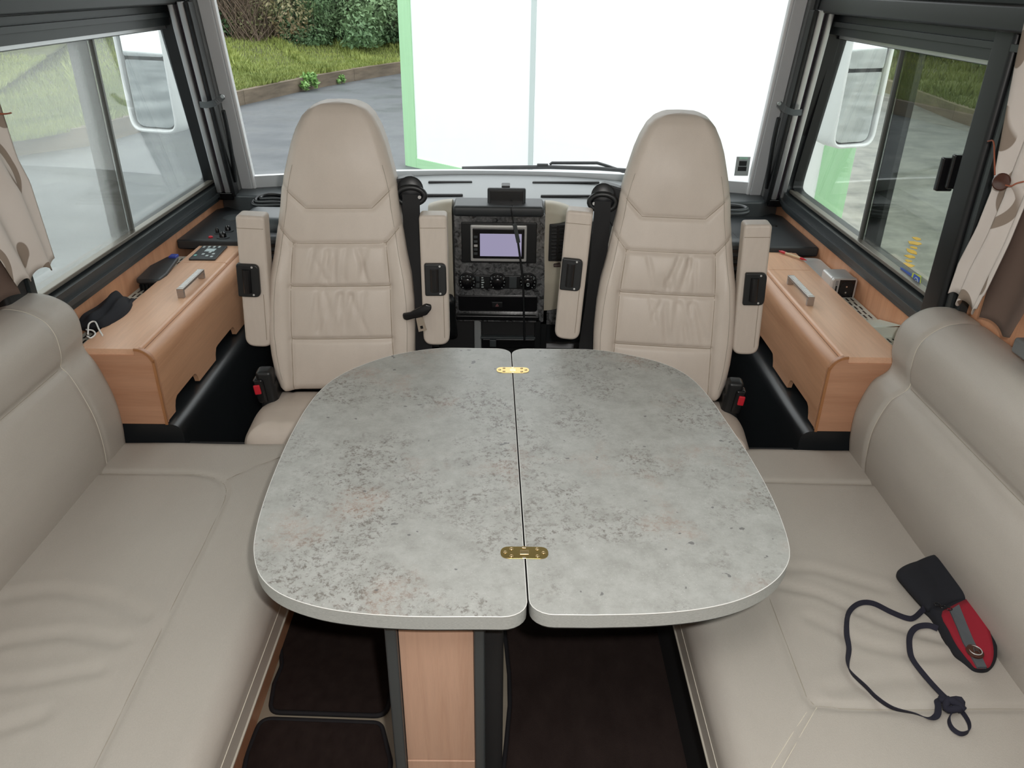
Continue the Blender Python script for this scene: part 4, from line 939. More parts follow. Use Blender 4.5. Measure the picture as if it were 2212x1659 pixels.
    rim = [i*nv_ for i in range(nu)]+[(nu-1)*nv_+j for j in range(1, nv_)]+[i*nv_+nv_-1 for i in range(nu-2, -1, -1)]+[j for j in range(nv_-2, 0, -1)]
    Fc = grid_faces(nu, nv_)+grid_faces(nu, nv_, n)+[(rim[i], rim[(i+1) % len(rim)], rim[(i+1) % len(rim)]+n, rim[i]+n) for i in range(len(rim))]
    mk('seat_cushion', np.vstack([A, B]), Fc, LEA_F, t, smooth=True, local=True)
    mk('seat_base', *bxg(-.21, .21, -.21, .02, .12, .36), BLK, t, bevel=.02, local=True); mk('swivel_plate', *cyl((0, -.09, .0), (0, 0, 1), .15, .12, 32), BLK, t, local=True, angle=35)
    mk('recliner_cover', *bxg(-.225, -.195, -.08, .06, .40, .56), BLK, t, bevel=.012, local=True); mk('recliner_cover', *bxg(.195, .225, -.08, .06, .40, .56), BLK, t, bevel=.012, local=True)
    # raised armrests
    for sg in (-1, 1):
        tilt = R(-3.0)*sg*-1
        Vv, Ff = bxg(-.039, .039, -.035, .055, -.195, .195)
        # tapered rounded pad with the pivot cut-out
        o = rpoly([(-.039, -.195), (.039, -.195), (.040, .195), (-.038, .195)], [.030, .030, .012, .012], 6)
        xa_, tl_, dz_ = arms[0 if sg < 0 else 1]; c0 = Vector((xa_, .03, .843+dz_)); ax = Vector((math.cos(R(3)*sg), 0, math.sin(R(3)*sg)*1)); 
        ax = Vector((math.cos(R(3)), 0, 0)); az = Vector((-sg*tl_, .035, 1)).normalized(); ax = Vector((1, 0, sg*tl_)).normalized(); ay = az.cross(ax)
        V, Fc = prism(o, 'y', -.042, .026); V = [tuple(c0+ax*a+ay*b+az*c) for a, b, c in V]
        ar = mk('armrest', V, Fc, LEA_F, t, bevel=.013, seg=5, local=True)
        # stitched bands
        def L(a, b, c): return tuple(c0+ax*a+ay*b+az*c)
        mk('seam', *tube([L(-.036, -.0415, .160), L(0, -.0425, .160), L(.036, -.0415, .160)], .0009, 5), SEAM, ar, local=True)
        mk('seam', *tube([L(.024, -.0425, -.03), L(.024, -.0425, -.17)], .0008, 5), SEAM, ar, local=True)
        # black pivot housing
        side_ = -1 if (sg < 0 or m < 0 and sg > 0) else -1
        if m > 0: xo_ = -.012 if sg < 0 else .004
        else: xo_ = -.004 if sg < 0 else .008
        ho = rpoly([(-.032, -.048), (.030, -.048), (.030, .048), (-.032, .048)], [.006, .016, .016, .006], 5)
        V, Fc = prism(ho, 'y', -.054, -.03); V = [tuple(c0+ax*(a+xo_)+ay*b+az*(c+.012)) for a, b, c in V]; hs = mk('pivot_housing', V, Fc, BLK, ar, bevel=.004, seg=3, local=True)
        # recessed roller
        P0, P1 = L(xo_-.004, -.052, -.022), L(xo_-.004, -.052, .046)
        mk('adjuster_roller', *tube([P0, P1], .0125, 12), BLKG, hs, smooth=False, local=True)
        for zz in (-.028, .053): mk('housing_screw', *cyl(L(xo_+.012, -.0545, zz), (0, -1, 0), .003, .0012, 10), SILV, hs, local=True)
    # belt bracket, guide, webbing
    bx = m
    br_ = [(bx*.140, 1.10), (bx*.150, 1.02), (bx*.165, .97), (bx*.205, 1.03), (bx*.232, 1.045), (bx*.240, 1.085), (bx*.215, 1.118), (bx*.185, 1.112)]
    V, Fc = prism(rpoly(br_, .012, 3), 'y', .125, .165); mk('belt_bracket', V, Fc, BELTG, t, bevel=.008, local=True)
    gc = Vector((bx*.212, .112, 1.075)); P = [gc+Vector((.040*math.cos(a), -.005, .024*math.sin(a)-.008)) for a in np.linspace(0, 2*math.pi, 28)[:-1]]
    gd = mk('belt_guide', *tube(P, .0085, 8, closed=True), BLK, t, smooth=True, local=True)
    mk('guide_cap', *cyl(gc+Vector((0, .012, .008)), (0, -1, .1), 0, 0, 28, profile=[(.036, 0), (.037, .010), (.033, .014), (.01, .015)]), BELTG, gd, angle=45, local=True)
    mk('guide_rivet', *cyl(gc+Vector((bx*.026, -.014, -.010)), (0, -1, 0), .005, .002, 10), SILV, gd, local=True)
    pw = [(bx*.214, .100, 1.072), (bx*.213, .092, 1.03), (bx*.214, .085, .95), (bx*.222, .06, .84), (bx*.230, .035, .76), (bx*.236, .02, .68), (bx*.236, .015, .58), (bx*.230, .02, .46)]
    if m < 0: pw = [(bx*.212, .100, 1.072), (bx*.212, .092, 1.03), (bx*.212, .085, .95), (bx*.216, .08, .84), (bx*.222, .075, .74), (bx*.232, .07, .64), (bx*.236, .06, .56), (bx*.238, .05, .46)]
    bl_ = mk('seat_belt', *strap(smooth_path(pw, 6), .050, .0022, Vector((1, .12, 0))), BELT, t, local=True, angle=50)
    if tongue:
        q = Vector((bx*.226, -.045, .764)); mk('tongue_grip', *prism([(-.040, -.016), (-.030, -.020), (.028, -.004), (.042, .014), (.042, .026), (.026, .030), (-.020, .004), (-.042, 0)], 'y', 0, .014), BLKG, bl_, bevel=.004, local=True)
        o = bl_.children[-1]; o.data.transform(Matrix.Translation(q+Vector((0, -.006, 0))))
        mk('tongue_plate', *ring([(-.004, -.016), (.016, -.010), (.026, -.052), (.002, -.058)], [(.006, -.040), (.014, -.038), (.016, -.047), (.008, -.049)], 'y', 0, .003), CHR, bl_, local=True); bl_.children[-1].data.transform(Matrix.Translation(q))
        o = bl_.children[-1]
    # buckle stalk on the outer side
    bo = -m
    mk('buckle_stalk', *obox((bo*.222, -.06, .50), (1, 0, 0), (0, 1, 0), (bo*.05, 0, 1), .048, .05, .20), BLK, t, bevel=.012, seg=3, local=True)
    bk = mk('buckle', *obox((bo*.240, -.075, .540), (1, 0, 0), (0, 1, 0), (bo*.1, 0, 1), .030, .036, .078), BLKG, t, bevel=.007, seg=3, local=True)
    mk('buckle_button', *obox((bo*.246, -.094, .548), (1, 0, bo*-.1), (0, 1, 0), (bo*.1, 0, 1), .019, .008, .030), RED, bk, bevel=.003, local=True)
    return t
seat(-.492, 2.12, R(3), 1, 'left beige leather captain seat with silver belt tongue hanging beside it', True)
seat(.458, 2.11, R(-6.5), -1, 'right beige leather captain seat turned slightly toward the table', False, .955, .988, ((-.288, .05, .028), (.242, .05, .012)))
# ================================================================== TABLE
tb = thing('folding_table', (.02, 1.4, 0), 'stone patterned folding dining table with two leaves and brass hinges', 'table')
TZ = .72
def seamx(y): return .037+(.009-.037)*(y-.933)/(1.947-.933)
left = [(-.06, 1.948), (-.19, 1.945), (-.297, 1.905), (-.37, 1.848), (-.425, 1.78), (-.458, 1.70), (-.474, 1.60), (-.479, 1.48), (-.477, 1.36), (-.470, 1.24), (-.458, 1.14), (-.442, 1.075), (-.415, 1.020), (-.372, .979), (-.31, .951), (-.24, .936), (-.15, .929), (-.04, .930)]
right = [(.10, 1.949), (.24, 1.946), (.345, 1.908), (.42, 1.858), (.466, 1.79), (.492, 1.69), (.508, 1.55), (.520, 1.42), (.5245, 1.30), (.521, 1.19), (.508, 1.10), (.482, 1.048), (.440, 1.006), (.385, .974), (.32, .953), (.24, .941), (.14, .936)]
def leaf(pts, sg):
    cur = [tuple(q) for q in smooth_path([(x, y, 0) for x, y in pts], 5)]; cur = [(q[0], q[1]) for q in cur]
    g = .0022*sg; xa, xb = seamx(.93)+g, seamx(1.948)+g; r = .040
    yn = cur[-1][1]; yf = cur[0][1]
    c1 = [(xa+sg*(r-r*math.sin(a)), yn+(r-r*math.cos(a))*.85) for a in np.linspace(0, math.pi/2, 7)]
    c2_ = [(xb+sg*(r-r*math.sin(a)), yf-(r-r*math.cos(a))*.85) for a in np.linspace(math.pi/2, 0, 7)]
    o = cur+c1+c2_
    v, f = prism(o, 'z', TZ-.028, TZ); lf = mk('table_leaf', v, f, LAM, tb)
    lf.data.materials.append(LAME)
    for p in lf.data.polygons:
        if abs(p.normal.z) < .5: p.material_index = 1; p.use_smooth = True
    lf.data.set_sharp_from_angle(angle=R(50))
    rim = [Vector((x, y, TZ-.0006)) for x, y in o]; mk('rim_line', *tube(rim, .0009, 5, closed=True), LAMW, lf)
    oo = offset_poly(o, .006); v, f = prism(oo, 'z', TZ-.036, TZ-.028); mk('underside', v, f, BLK, lf)
    return lf
leaf(left, -1); leaf(right, 1)
for yy in (1.086, 1.814):
    cx_ = seamx(yy); hg = None; w, d_ = .0425, .0162
    o = rpoly([(cx_-w, yy-d_), (cx_+w, yy-d_), (cx_+w, yy+d_), (cx_-w, yy+d_)], .0162, 6); v, f = prism(o, 'z', TZ-.001, TZ+.0012); hg = mk('hinge', v, f, BRASS, tb, bevel=.0004)
    mk('hinge_knuckle', *bxg(cx_-.008, cx_+.008, yy-.006, yy+.006, TZ+.001, TZ+.0022), BRASSD, hg, bevel=.0006)
    for dy in (-.014, .014): mk('hinge_knuckle', *bxg(cx_-.004, cx_+.003, yy+dy-.0025, yy+dy+.0025, TZ+.001, TZ+.002), BRASSD, hg, bevel=.0006)
    for dx, dy in ((-.023, .0095), (-.023, -.0095), (.023, .0095), (.023, -.0095), (-.034, 0), (.034, 0)):
        mk('hinge_screw', *cyl((cx_+dx, yy+dy, TZ+.001), (0, 0, 1), 0, 0, 14, profile=[(.0037, 0), (.0036, .0007), (.0024, .0016), (.0005, .0018)]), BRASSD, hg, smooth=True)
# pedestal: wood front between anthracite strips
px0, px1 = -.185, -.055
mk('pedestal_front', *bxg(px0, px1, .998, 1.012, .285, .684), WOODP, tb, bevel=.001); mk('pedestal_front', *bxg(px0, px1, .996, 1.012, .0, .2835), WOODP, tb, bevel=.001)
mk('pedestal_strip', *bxg(px0-.022, px0-.001, .985, 1.03, 0, .684), SLATE, tb, bevel=.004); mk('pedestal_strip', *bxg(px1+.001, px1+.020, .985, 1.03, 0, .684), SLATE, tb, bevel=.004)
mk('pedestal_side', *bxg(px0-.022, px0-.012, 1.03, 1.42, 0, .684), WOODZ, tb); mk('pedestal_side', *bxg(px1+.004, px1+.052, 1.035, 1.44, 0, .684), BLKM, tb, bevel=.012)
mk('pedestal_back', *bxg(px0-.012, px1+.010, 1.40, 1.42, 0, .684), BLKM, tb); mk('top_plate', *bxg(-.24, .20, 1.02, 1.80, .668, .6845), BLKM, tb, bevel=.003)
# ================================================================== BENCHES
def bench_seat(sg, y0, y1, x_in, x_out, seams, par, wr, zt=.482, rfront=.10, thick=.125):
    """x_in: aisle edge; x_out: wall side. grid over the plan with rolled edges"""
    nu, nv_ = 110, 210; lo_, hi_ = min(x_in, x_out), max(x_in, x_out)
    a = dens(nu, 1.7); b = dens(nv_, 1.5); X, Y = np.meshgrid(lo_+(hi_-lo_)*a, y0+(y1-y0)*b, indexing='ij'); X0, Y0 = X.copy(), Y.copy()
    s = sg # aisle corners rounded
    r = rfront
    ex = np.clip((r-np.abs(X-x_in))/r, 0, 1)
    for yend, dr in ((y1, 1), (y0, -1)):
        ey = np.clip((r-(yend-Y)*dr)/r, 0, 1); m_ = (ex > 0) & (ey > 0)
        ox = ex*np.sqrt(1-ey**2/2); oy = ey*np.sqrt(1-ex**2/2)
        X = np.where(m_, x_in-(-s)*0+(x_out-x_in)/abs(x_out-x_in)*(r-ox*r), X); Y = np.where(m_, yend-dr*(r-oy*r), Y)
    A_ = np.minimum(a, 1-a)[:, None]*(hi_-lo_)*np.ones((1, nv_)); dI = np.abs(X0-x_in); dO = np.abs(X0-x_out)
    dY = np.minimum(y1-Y0, Y0-y0); d = np.minimum(dI, dY)
    Z = zt-.052+rollf(d, .052)*1.0; Z = Z+.010*np.clip(d/.2, 0, 1)*0
    for poly, dep, w in seams: Z = Z-dep*np.exp(-(pdist(X, Y, poly)/w)**2)
    for poly, dep, w in wr: Z = Z-dep*np.exp(-(pdist(X, Y, poly)/w)**2)+dep*.5*np.exp(-((pdist(X, Y, poly)-w*2)/w)**2)
    Z = Z+.0012*np.sin(X*19+Y*7)*np.sin(Y*11)
    Z2 = np.full_like(Z, zt-thick); A1 = np.stack([X, Y, Z], 2).reshape(-1, 3); B1 = np.stack([X, Y, Z2], 2).reshape(-1, 3); n = nu*nv_
    # side wall slightly bulging: middle ring
    rim = [i*nv_ for i in range(nu)]+[(nu-1)*nv_+j for j in range(1, nv_)]+[i*nv_+nv_-1 for i in range(nu-2, -1, -1)]+[j for j in range(nv_-2, 0, -1)]
    rim3 = A1[rim]; cxm, cym = (lo_+hi_)/2, (y0+y1)/2
    Fc = grid_faces(nu, nv_)+grid_faces(nu, nv_, n)+[(rim[i], rim[(i+1) % len(rim)], rim[(i+1) % len(rim)]+n, rim[i]+n) for i in range(len(rim))]
    o = mk('seat_cushion', np.vstack([A1, B1]), Fc, LEA_B, par, smooth=True); o.data.set_sharp_from_angle(angle=R(60))
    def zat(x, y): i, j = np.unravel_index(np.argmin((X-x)**2+(Y-y)**2), X.shape); return Z[i, j]
    def sl_(poly, rad=.0011, mt=SEAM_B, lift=0, n=6, nm='seam'):
        P = [Vector((x, y, 0)) for x, y in poly]; Q = []
        for p0, p1 in zip(P[:-1], P[1:]):
            k = max(1, int((p1-p0).length/.02))
            for q in range(k): Q.append(p0.lerp(p1, q/k))
        Q.append(P[-1]); Q = [(q.x, q.y, zat(q.x, q.y)+lift) for q in Q]; mk(nm, *tube(Q, rad, 5), mt, o)
    # rolled welts along the side
    R_ = [A1[i] for i in rim]; R_ = [p for p in R_ if abs(p[0]-x_out) > .01]
    R_.sort(key=lambda p: 0)
    for dz, rad, mt, out in ((-.020, .0012, SEAM_L, .0006), (-.066, .0034, PIPE, .002)):
        pts = []
        # outline rim path around aisle side
        yr = np.linspace(0, 1, 60)
        pa_ = [(x_out, y1), ]+[(x_in+(x_out-x_in)/abs(x_out-x_in)*(r-r*math.sin(t_)), y1-(r-r*math.cos(t_))) for t_ in np.linspace(0, math.pi/2, 10)]
        pb_ = [(x_in+(x_out-x_in)/abs(x_out-x_in)*(r-r*math.sin(t_)), y0+(r-r*math.cos(t_))) for t_ in np.linspace(math.pi/2, 0, 10)]+[(x_out, y0)]
        P = [Vector((x, y, zt-.052+dz)) for x, y in pa_+pb_]; mk('welt', *tube(P, rad, 6), mt, o)
    return o, sl_
bL = thing('bench_sofa', (-.85, 1.05, 0), 'cream leather bench along the left wall with rounded inset seat panel', 'sofa')
innL = [(-1.06, 1.677), (-.86, 1.679), (-.80, 1.676), (-.755, 1.663), (-.722, 1.640), (-.702, 1.605), (-.692, 1.55), (-.688, 1.45), (-.684, 1.34), (-.676, 1.1), (-.665, .83), (-.650, .45)]
wrL = [([(-1.02, 1.22), (-.93, 1.24), (-.82, 1.22), (-.72, 1.17)], .0035, .016), ([(-1.04, 1.05), (-.95, 1.10), (-.85, 1.12), (-.74, 1.10)], .0045, .014), ([(-1.05, .93), (-.95, .99), (-.86, 1.0), (-.75, 1.03)], .004, .013), ([(-1.0, .82), (-.90, .88), (-.80, .93)], .004, .014)]
o_, sl_ = bench_seat(-1, .25, 1.857, -.487, -1.215, [(innL, .007, .008), ([(-.715, 1.648), (-.66, 1.72), (-.53, 1.80)], .003, .006)], bL, wrL)
sl_([tuple(q)[:2] for q in smooth_path([(x, y, 0) for x, y in innL], 4)]); sl_([(-.715, 1.650), (-.68, 1.69), (-.63, 1.74), (-.55, 1.80)], .0008)
bR = thing('bench_sofa', (.75, 1.2, 0), 'cream leather bench along the right wall with red phone pouch on it', 'sofa')
innR = [(1.1, 1.660), (.94, 1.663), (.80, 1.667), (.64, 1.670), (.575, 1.66), (.56, 1.60), (.557, 1.40), (.553, 1.20), (.5475, 1.05), (.546, .985), (.556, .968), (.60, .962), (.75, .963), (1.1, .967)]
wrR = [([(.56, 1.28), (.66, 1.25), (.76, 1.17), (.86, 1.12)], .004, .012), ([(.56, 1.33), (.68, 1.33), (.80, 1.27)], .003, .014), ([(.62, 1.18), (.70, 1.11), (.80, 1.08), (.88, 1.09)], .003, .013), ([(.60, 1.0), (.72, 1.03), (.84, 1.02)], .002, .015)]
o_, sl2 = bench_seat(1, .66, 1.857, .372, 1.135, [(innR, .006, .008), ([(.548, .968), (.50, .91), (.42, .80)], .003, .006), ([(.575, 1.66), (.52, 1.72), (.45, 1.78)], .003, .006)], bR, wrR, rfront=.12)
sl2(innR); sl2([(.548, .968), (.50, .915), (.42, .82)], .0008, SEAM_L); sl2([(.555, .962), (.512, .910), (.432, .812)], .0008, SEAM_L)
# bases
mk('base_panel', *bxg(-1.21, -.603, .28, 1.84, .0, .358), WOODZ, bL, bevel=.003)
mk('base_panel', *bxg(.425, 1.13, .70, 1.84, .0, .358), BLKM, bR, bevel=.003)  # black here stands in for shade below the overhanging cushion
def backrest(par, sg, prof, X, y0, y1, yseam, light, kidx):
    P = smooth_path([(x, 0, z) for x, z in prof], 8); P = [(p.x, p.z) for p in P]; n = len(P)
    # close the profile along the wall
    ys = np.concatenate([y0+(y1-y0)*dens(120, 1.6)])
    nrm = []
    for i in range(n):
        a = P[max(i-1, 0)]; b = P[min(i+1, n-1)]; d = Vector((b[0]-a[0], b[1]-a[1])).normalized(); q = Vector((-d.y, d.x)) 
        if q.x*sg > 0 and i < n*.5: q = -q
        nrm.append(q)
    # orient normals toward aisle / up
    for i in range(n):
        tgt = Vector((-sg, .35)) if i < n*.75 else Vector((-sg*.2, 1))
        if nrm[i].dot(tgt) < 0: nrm[i] = -nrm[i]
    cx_, cz_ = X-sg*.06, .68
    V = []; G2 = {}
    zk = P[kidx*8]
    for j, y in enumerate(ys):
        de = min(y1-y, y-y0); inset = .05-float(rollf(np.array(de), .05)); sd = .0055*math.exp(-((y-yseam)/.006)**2)
        for i, (x, z) in enumerate(P):
            ks = .010*math.exp(-(math.hypot(x-zk[0], z-zk[1])/.012)**2) if y < yseam else .006*math.exp(-(math.hypot(x-zk[0], z-zk[1])/.03)**2)
            o = inset+sd+ks; bul = .006*math.sin(min(1, max(0, (y-y0)/(yseam-y0)))*math.pi)**.3 if y < yseam else 0
            q = nrm[i]; V.append((x-q.x*o, y, z-q.y*o)); G2[(i, j)] = V[-1]
        V.append((X-sg*.002, y, P[-1][1]-.004)); V.append((X-sg*.002, y, P[0][1]))
    m_ = n+2; Fc = grid_faces(len(ys), m_)+[(i*m_+m_-1, i*m_, (i+1)*m_, (i+1)*m_+m_-1) for i in range(len(ys)-1)]+[tuple(range(m_)), tuple(range((len(ys)-1)*m_, len(ys)*m_))]
    bk = mk('backrest', V, Fc, LEA_B, par, smooth=True); bk.data.set_sharp_from_angle(angle=R(50))
    js = int(np.argmin(np.abs(ys-yseam))); mk('seam', *tube([Vector(G2[(i, js)]) for i in range(0, n, 2)], .0012, 5), light, bk)
    mk('seam', *tube([Vector(G2[(kidx*8, j)]) for j in range(3, js+1, 2)], .0012, 5), SEAM_B, bk)
    return bk
backrest(bL, -1, [(-1.048, .470), (-1.043, .54), (-1.047, .62), (-1.066, .70), (-1.087, .765), (-1.086, .81), (-1.088, .85), (-1.105, .885), (-1.145, .910), (-1.19, .918), (-1.215, .914)], XL, .25, 1.858, 1.72, SEAM_L, 4)
backrest(bR, 1, [(.944, .470), (.935, .53), (.935, .61), (.958, .69), (.992, .735), (.988, .79), (.991, .84), (1.010, .875), (1.05, .903), (1.095, .909), (1.135, .902)], XR, .60, 1.858, 1.72, SEAM_L, 4)
# ================================================================== CURTAINS
def cloth(name, par, mt, yf, yr, zt, zb, X, sg, folds, amp, thick=.002, nx=70, nz=60, ph=0, hem=None, xadd=None):
    """hanging sheet: front edge y=yf(z), rear edge y=yr(z)"""
    V = []; at_ = []
    zs = np.linspace(zt, zb, nz)
    for z in zs:
        k = (zt-z)/(zt-zb)
        for s in np.linspace(0, 1, nx):
            a, b = yf(z), yr(z); y = a+(b-a)*s; x = X-sg*(amp*(.6+.4*math.sin(k*2+1))*math.sin(folds*2*math.pi*s+ph+1.2*k)+amp*.4*math.sin(folds*4.3*s+3*k+ph))
            if xadd: x += xadd(s, z)
            zz = z
            if hem and k > .96: zz = z+hem*math.sin(folds*2*math.pi*s+ph)
            V.append((x, y, zz)); at_.append((s*abs(b-a)*1.0+ (abs(b-a)*1.6)*s*.6, z, 0))
    n = nx*nz; V2 = [(x+sg*thick, y, z) for x, y, z in V]
    rim = [i*nx for i in range(nz)]+[(nz-1)*nx+j for j in range(1, nx)]+[i*nx+nx-1 for i in range(nz-2, -1, -1)]+[j for j in range(nx-2, 0, -1)]
    Fc = grid_faces(nz, nx)+grid_faces(nz, nx, n)+[(rim[i], rim[(i+1) % len(rim)], rim[(i+1) % len(rim)]+n, rim[i]+n) for i in range(len(rim))]
    o = mk(name, V+V2, Fc, mt, par, smooth=True)
    A_ = o.data.attributes.new('cloth', 'FLOAT_VECTOR', 'POINT'); arr = np.array(at_+at_, dtype=np.float32); A_.data.foreach_set('vector', arr.ravel()); return o
def itp(tab): 
    zs = [a for a, b in tab][::-1]; ys = [b for a, b in tab][::-1]
    if zs[0] > zs[-1]: zs = zs[::-1]; ys = ys[::-1]
    return lambda z: float(np.interp(z, zs, ys))
cR = thing('curtain', (1.05, 1.65, .97), 'ring patterned curtain with brown lining tied beside the right window post', 'curtain')
cloth('patterned_panel', cR, CURT, itp([(1.9, 1.745), (1.5, 1.70), (1.30, 1.665), (1.24, 1.655), (1.15, 1.672), (1.06, 1.705), (.975, 1.715)]), itp([(1.9, 1.42), (1.5, 1.44), (1.26, 1.545), (1.15, 1.56), (1.06, 1.58), (.975, 1.60)]), 1.93, .978, 1.035, 1, 2.2, .013, hem=.012, ph=.4)
cloth('lining', cR, LINING, itp([(1.9, 1.5), (1.26, 1.59), (1.1, 1.62), (.96, 1.62)]), itp([(1.9, 1.35), (1.26, 1.50), (1.14, 1.475), (1.05, 1.475), (.96, 1.50)]), 1.93, .962, 1.062, 1, 1.1, .008, hem=.006)
q = at(2160, 393, x=.995); bt = mk('tie_button', *cyl(q+Vector((.004, 0, 0)), Vector((-.75, -.62, .2)), 0, 0, 24, profile=[(.0165, 0), (.0175, .003), (.015, .006), (.004, .0075)]), BROWNB, cR, angle=40)
mk('tie_cord', *tube(smooth_path([at(2134, 305, x=1.02), at(2146, 306, x=1.01), at(2148, 340, x=1.0), at(2149, 378, x=.995)], 5), .0016, 6), CORDB, cR)
mk('tie_cord', *tube(smooth_path([at(2172, 400, x=.99), at(2184, 402, x=.995), at(2196, 396, x=1.0), at(2212, 392, x=1.01)], 5), .0016, 6), CORDB, cR)
cL_ = thing('curtain', (-1.12, 1.7, .97), 'ring patterned curtain with brown lining hanging at the left window edge', 'curtain')
cloth('patterned_panel', cL_, CURT, itp([(1.9, 1.80), (1.38, 1.785), (1.25, 1.80), (1.19, 1.825), (1.07, 1.838), (.985, 1.845)]), itp([(1.9, 1.45), (1.38, 1.46), (1.25, 1.56), (1.19, 1.60), (1.07, 1.64), (.985, 1.675)]), 1.93, .99, -1.115, -1, 2.2, .012, hem=.01, ph=2)
cloth('lining', cL_, LINING, itp([(1.9, 1.5), (1.25, 1.64), (1.1, 1.68), (.955, 1.71)]), itp([(1.9, 1.35), (1.25, 1.50), (1.1, 1.52), (.955, 1.56)]), 1.93, .957, -1.145, -1, 1.1, .008, hem=.006)
mk('tie_cord', *tube(smooth_path([at(0, 246, x=-1.09), at(12, 246, x=-1.085), at(24, 244, x=-1.09)], 4), .0018, 6), CORDB, cL_)
# ================================================================== STICKERS on the right rear pane
ws_ = thing('window_stickers', (XR+.018, 2.1, .87), 'blue and yellow stickers low on the right side window', 'sticker')
def paneq(pts, m, nm, off=0):
    P = [at(u, v, x=XR+.016-off) for u, v in pts]; P2 = [p+Vector((-.0006, 0, 0)) for p in P]; V = P+P2; n = len(P)
    return mk(nm, V, [tuple(range(n)), tuple(range(2*n-1, n-1, -1))]+[(i, (i+1) % n, (i+1) % n+n, i+n) for i in range(n)], m, ws_)
paneq([(1946, 577), (1970, 592), (1964, 618), (1941, 602)], BLUE, 'blue_sticker'); paneq([(1972, 589), (1990, 596), (1987, 633), (1962, 618)], YEL, 'yellow_sticker')
b_ = paneq([(1975, 591), (1988, 600), (1983, 625), (1968, 612)], BLUE, 'blue_field', .001)
c = at(1979, 607, x=XR+.014); P = [c+Vector((-.001, .011*math.cos(a), .009*math.sin(a))) for a in np.linspace(.5, 5.6, 20)]; mk('ring_mark', *tube(P, .0014, 5), LCD, ws_)
mk('ring_dot', *cyl(c+Vector((-.0005, 0, 0)), (-1, 0, 0), .003, .001, 10), LCD, ws_)
for k in range(3): a = at(1958+k*2.3, 605+k*1.2, x=XR+.0145); mk('print_bar', *bxg(a.x-.001, a.x, a.y-.003, a.y+.003, a.z-.009, a.z+.006), LCD, ws_)
# ================================================================== MATS on the floor
def mat_(pts, rad, name, label):
    t = thing(name, (sum(p[0] for p in pts)/len(pts), sum(p[1] for p in pts)/len(pts), 0), label, 'floor mat', group=None)
    o = rpoly(pts, rad, 6); v, f = prism(offset_poly(o, .004), 'z', .0, .010); mk('pile', v, f, CARP, t, bevel=.003)
    mk('binding', *tube([Vector((x, y, .006)) for x, y in o], .0062, 6, closed=True), EDGEB, t, smooth=True); return t
mat_([(-.580, 1.335), (-.292, 1.326), (-.270, 1.72), (-.60, 1.76), (-.625, 1.60), (-.588, 1.48), (-.592, 1.42)], [.03, .03, .05, .05, .05, .05, .03], 'floor_mat', 'dark brown carpet mat left of the table leg, nearer the seats')
mat_([(-.595, 1.315), (-.300, 1.305), (-.262, 1.20), (-.245, .85), (-.55, .70), (-.585, 1.10), (-.60, 1.22)], [.03, .03, .05, .03, .03, .05, .03], 'floor_mat', 'dark brown carpet mat left of the table leg, at the photo bottom')
mat_([(.012, 1.46), (.014, 1.36), (.006, 1.25), (-.006, 1.12), (-.02, .7), (.56, .7), (.56, 1.83), (-.02, 1.83)], [.02, .06, .06, .05, .02, .02, .02, .02], 'floor_mat', 'large dark brown carpet right of the table leg')
# ================================================================== PHONE POUCH on the right bench
ZC = .487
pp = thing('phone_pouch', (.90, 1.2, ZC), 'red and black neoprene phone pouch with grey stripe on the right bench', 'pouch')
def pw_(u, v, z=ZC): return at(u, v, z=z)
def padded(pts, z0, h_, name, m, par, tiltf=None, edge=.010):
    """pillow over a closed outline: concentric rings"""
    q = smooth_path([pw_(u, v, z0) for u, v in pts], 5, closed=True); n = len(q); c = sum(q, Vector())/n; V = []; Fc = []
    for k, s in enumerate((1, .97, .9, .75, .5, .25)):
        hh = h_*math.sqrt(max(0, 1-(s)**6)); V += [(c.x+(p.x-c.x)*s, c.y+(p.y-c.y)*s, z0+hh+(.0 if not tiltf else tiltf(c.x+(p.x-c.x)*s, c.y+(p.y-c.y)*s))) for p in q]
    V.append((c.x, c.y, z0+h_+(0 if not tiltf else tiltf(c.x, c.y)))); nr = 6
    V += [(p.x, p.y, z0-.006+(0 if not tiltf else tiltf(p.x, p.y))) for p in q]
    for k in range(nr-1): Fc += [(k*n+i, k*n+(i+1) % n, (k+1)*n+(i+1) % n, (k+1)*n+i) for i in range(n)]
    Fc += [((nr-1)*n+i, (nr-1)*n+(i+1) % n, nr*n) for i in range(n)]
    b = nr*n+1; Fc += [(i, (i+1) % n, b+(i+1) % n, b+i) for i in range(n)]; Fc.append(tuple(b+i for i in range(n-1, -1, -1)))
    return mk(name, V, Fc, m, par, smooth=True)
tf = lambda x, y: max(0, (x-.90))*.35
flap = [(1937, 1240), (1950, 1225), (1985, 1213), (2020, 1211), (2040, 1222), (2070, 1258), (2090, 1285), (2103, 1308), (2065, 1305), (2018, 1316), (1998, 1312), (1955, 1265)]
body = [(1990, 1308), (2040, 1300), (2098, 1298), (2118, 1335), (2138, 1372), (2149, 1412), (2148, 1436), (2132, 1449), (2108, 1449), (2090, 1438), (2062, 1412), (2035, 1372), (2012, 1335)]
redp = [(2036, 1320), (2100, 1303), (2112, 1325), (2130, 1362), (2143, 1405), (2143, 1430), (2134, 1437), (2110, 1437), (2096, 1422), (2072, 1396), (2052, 1362)]
padded(body, ZC, .016, 'body', POUCH, pp, tf)
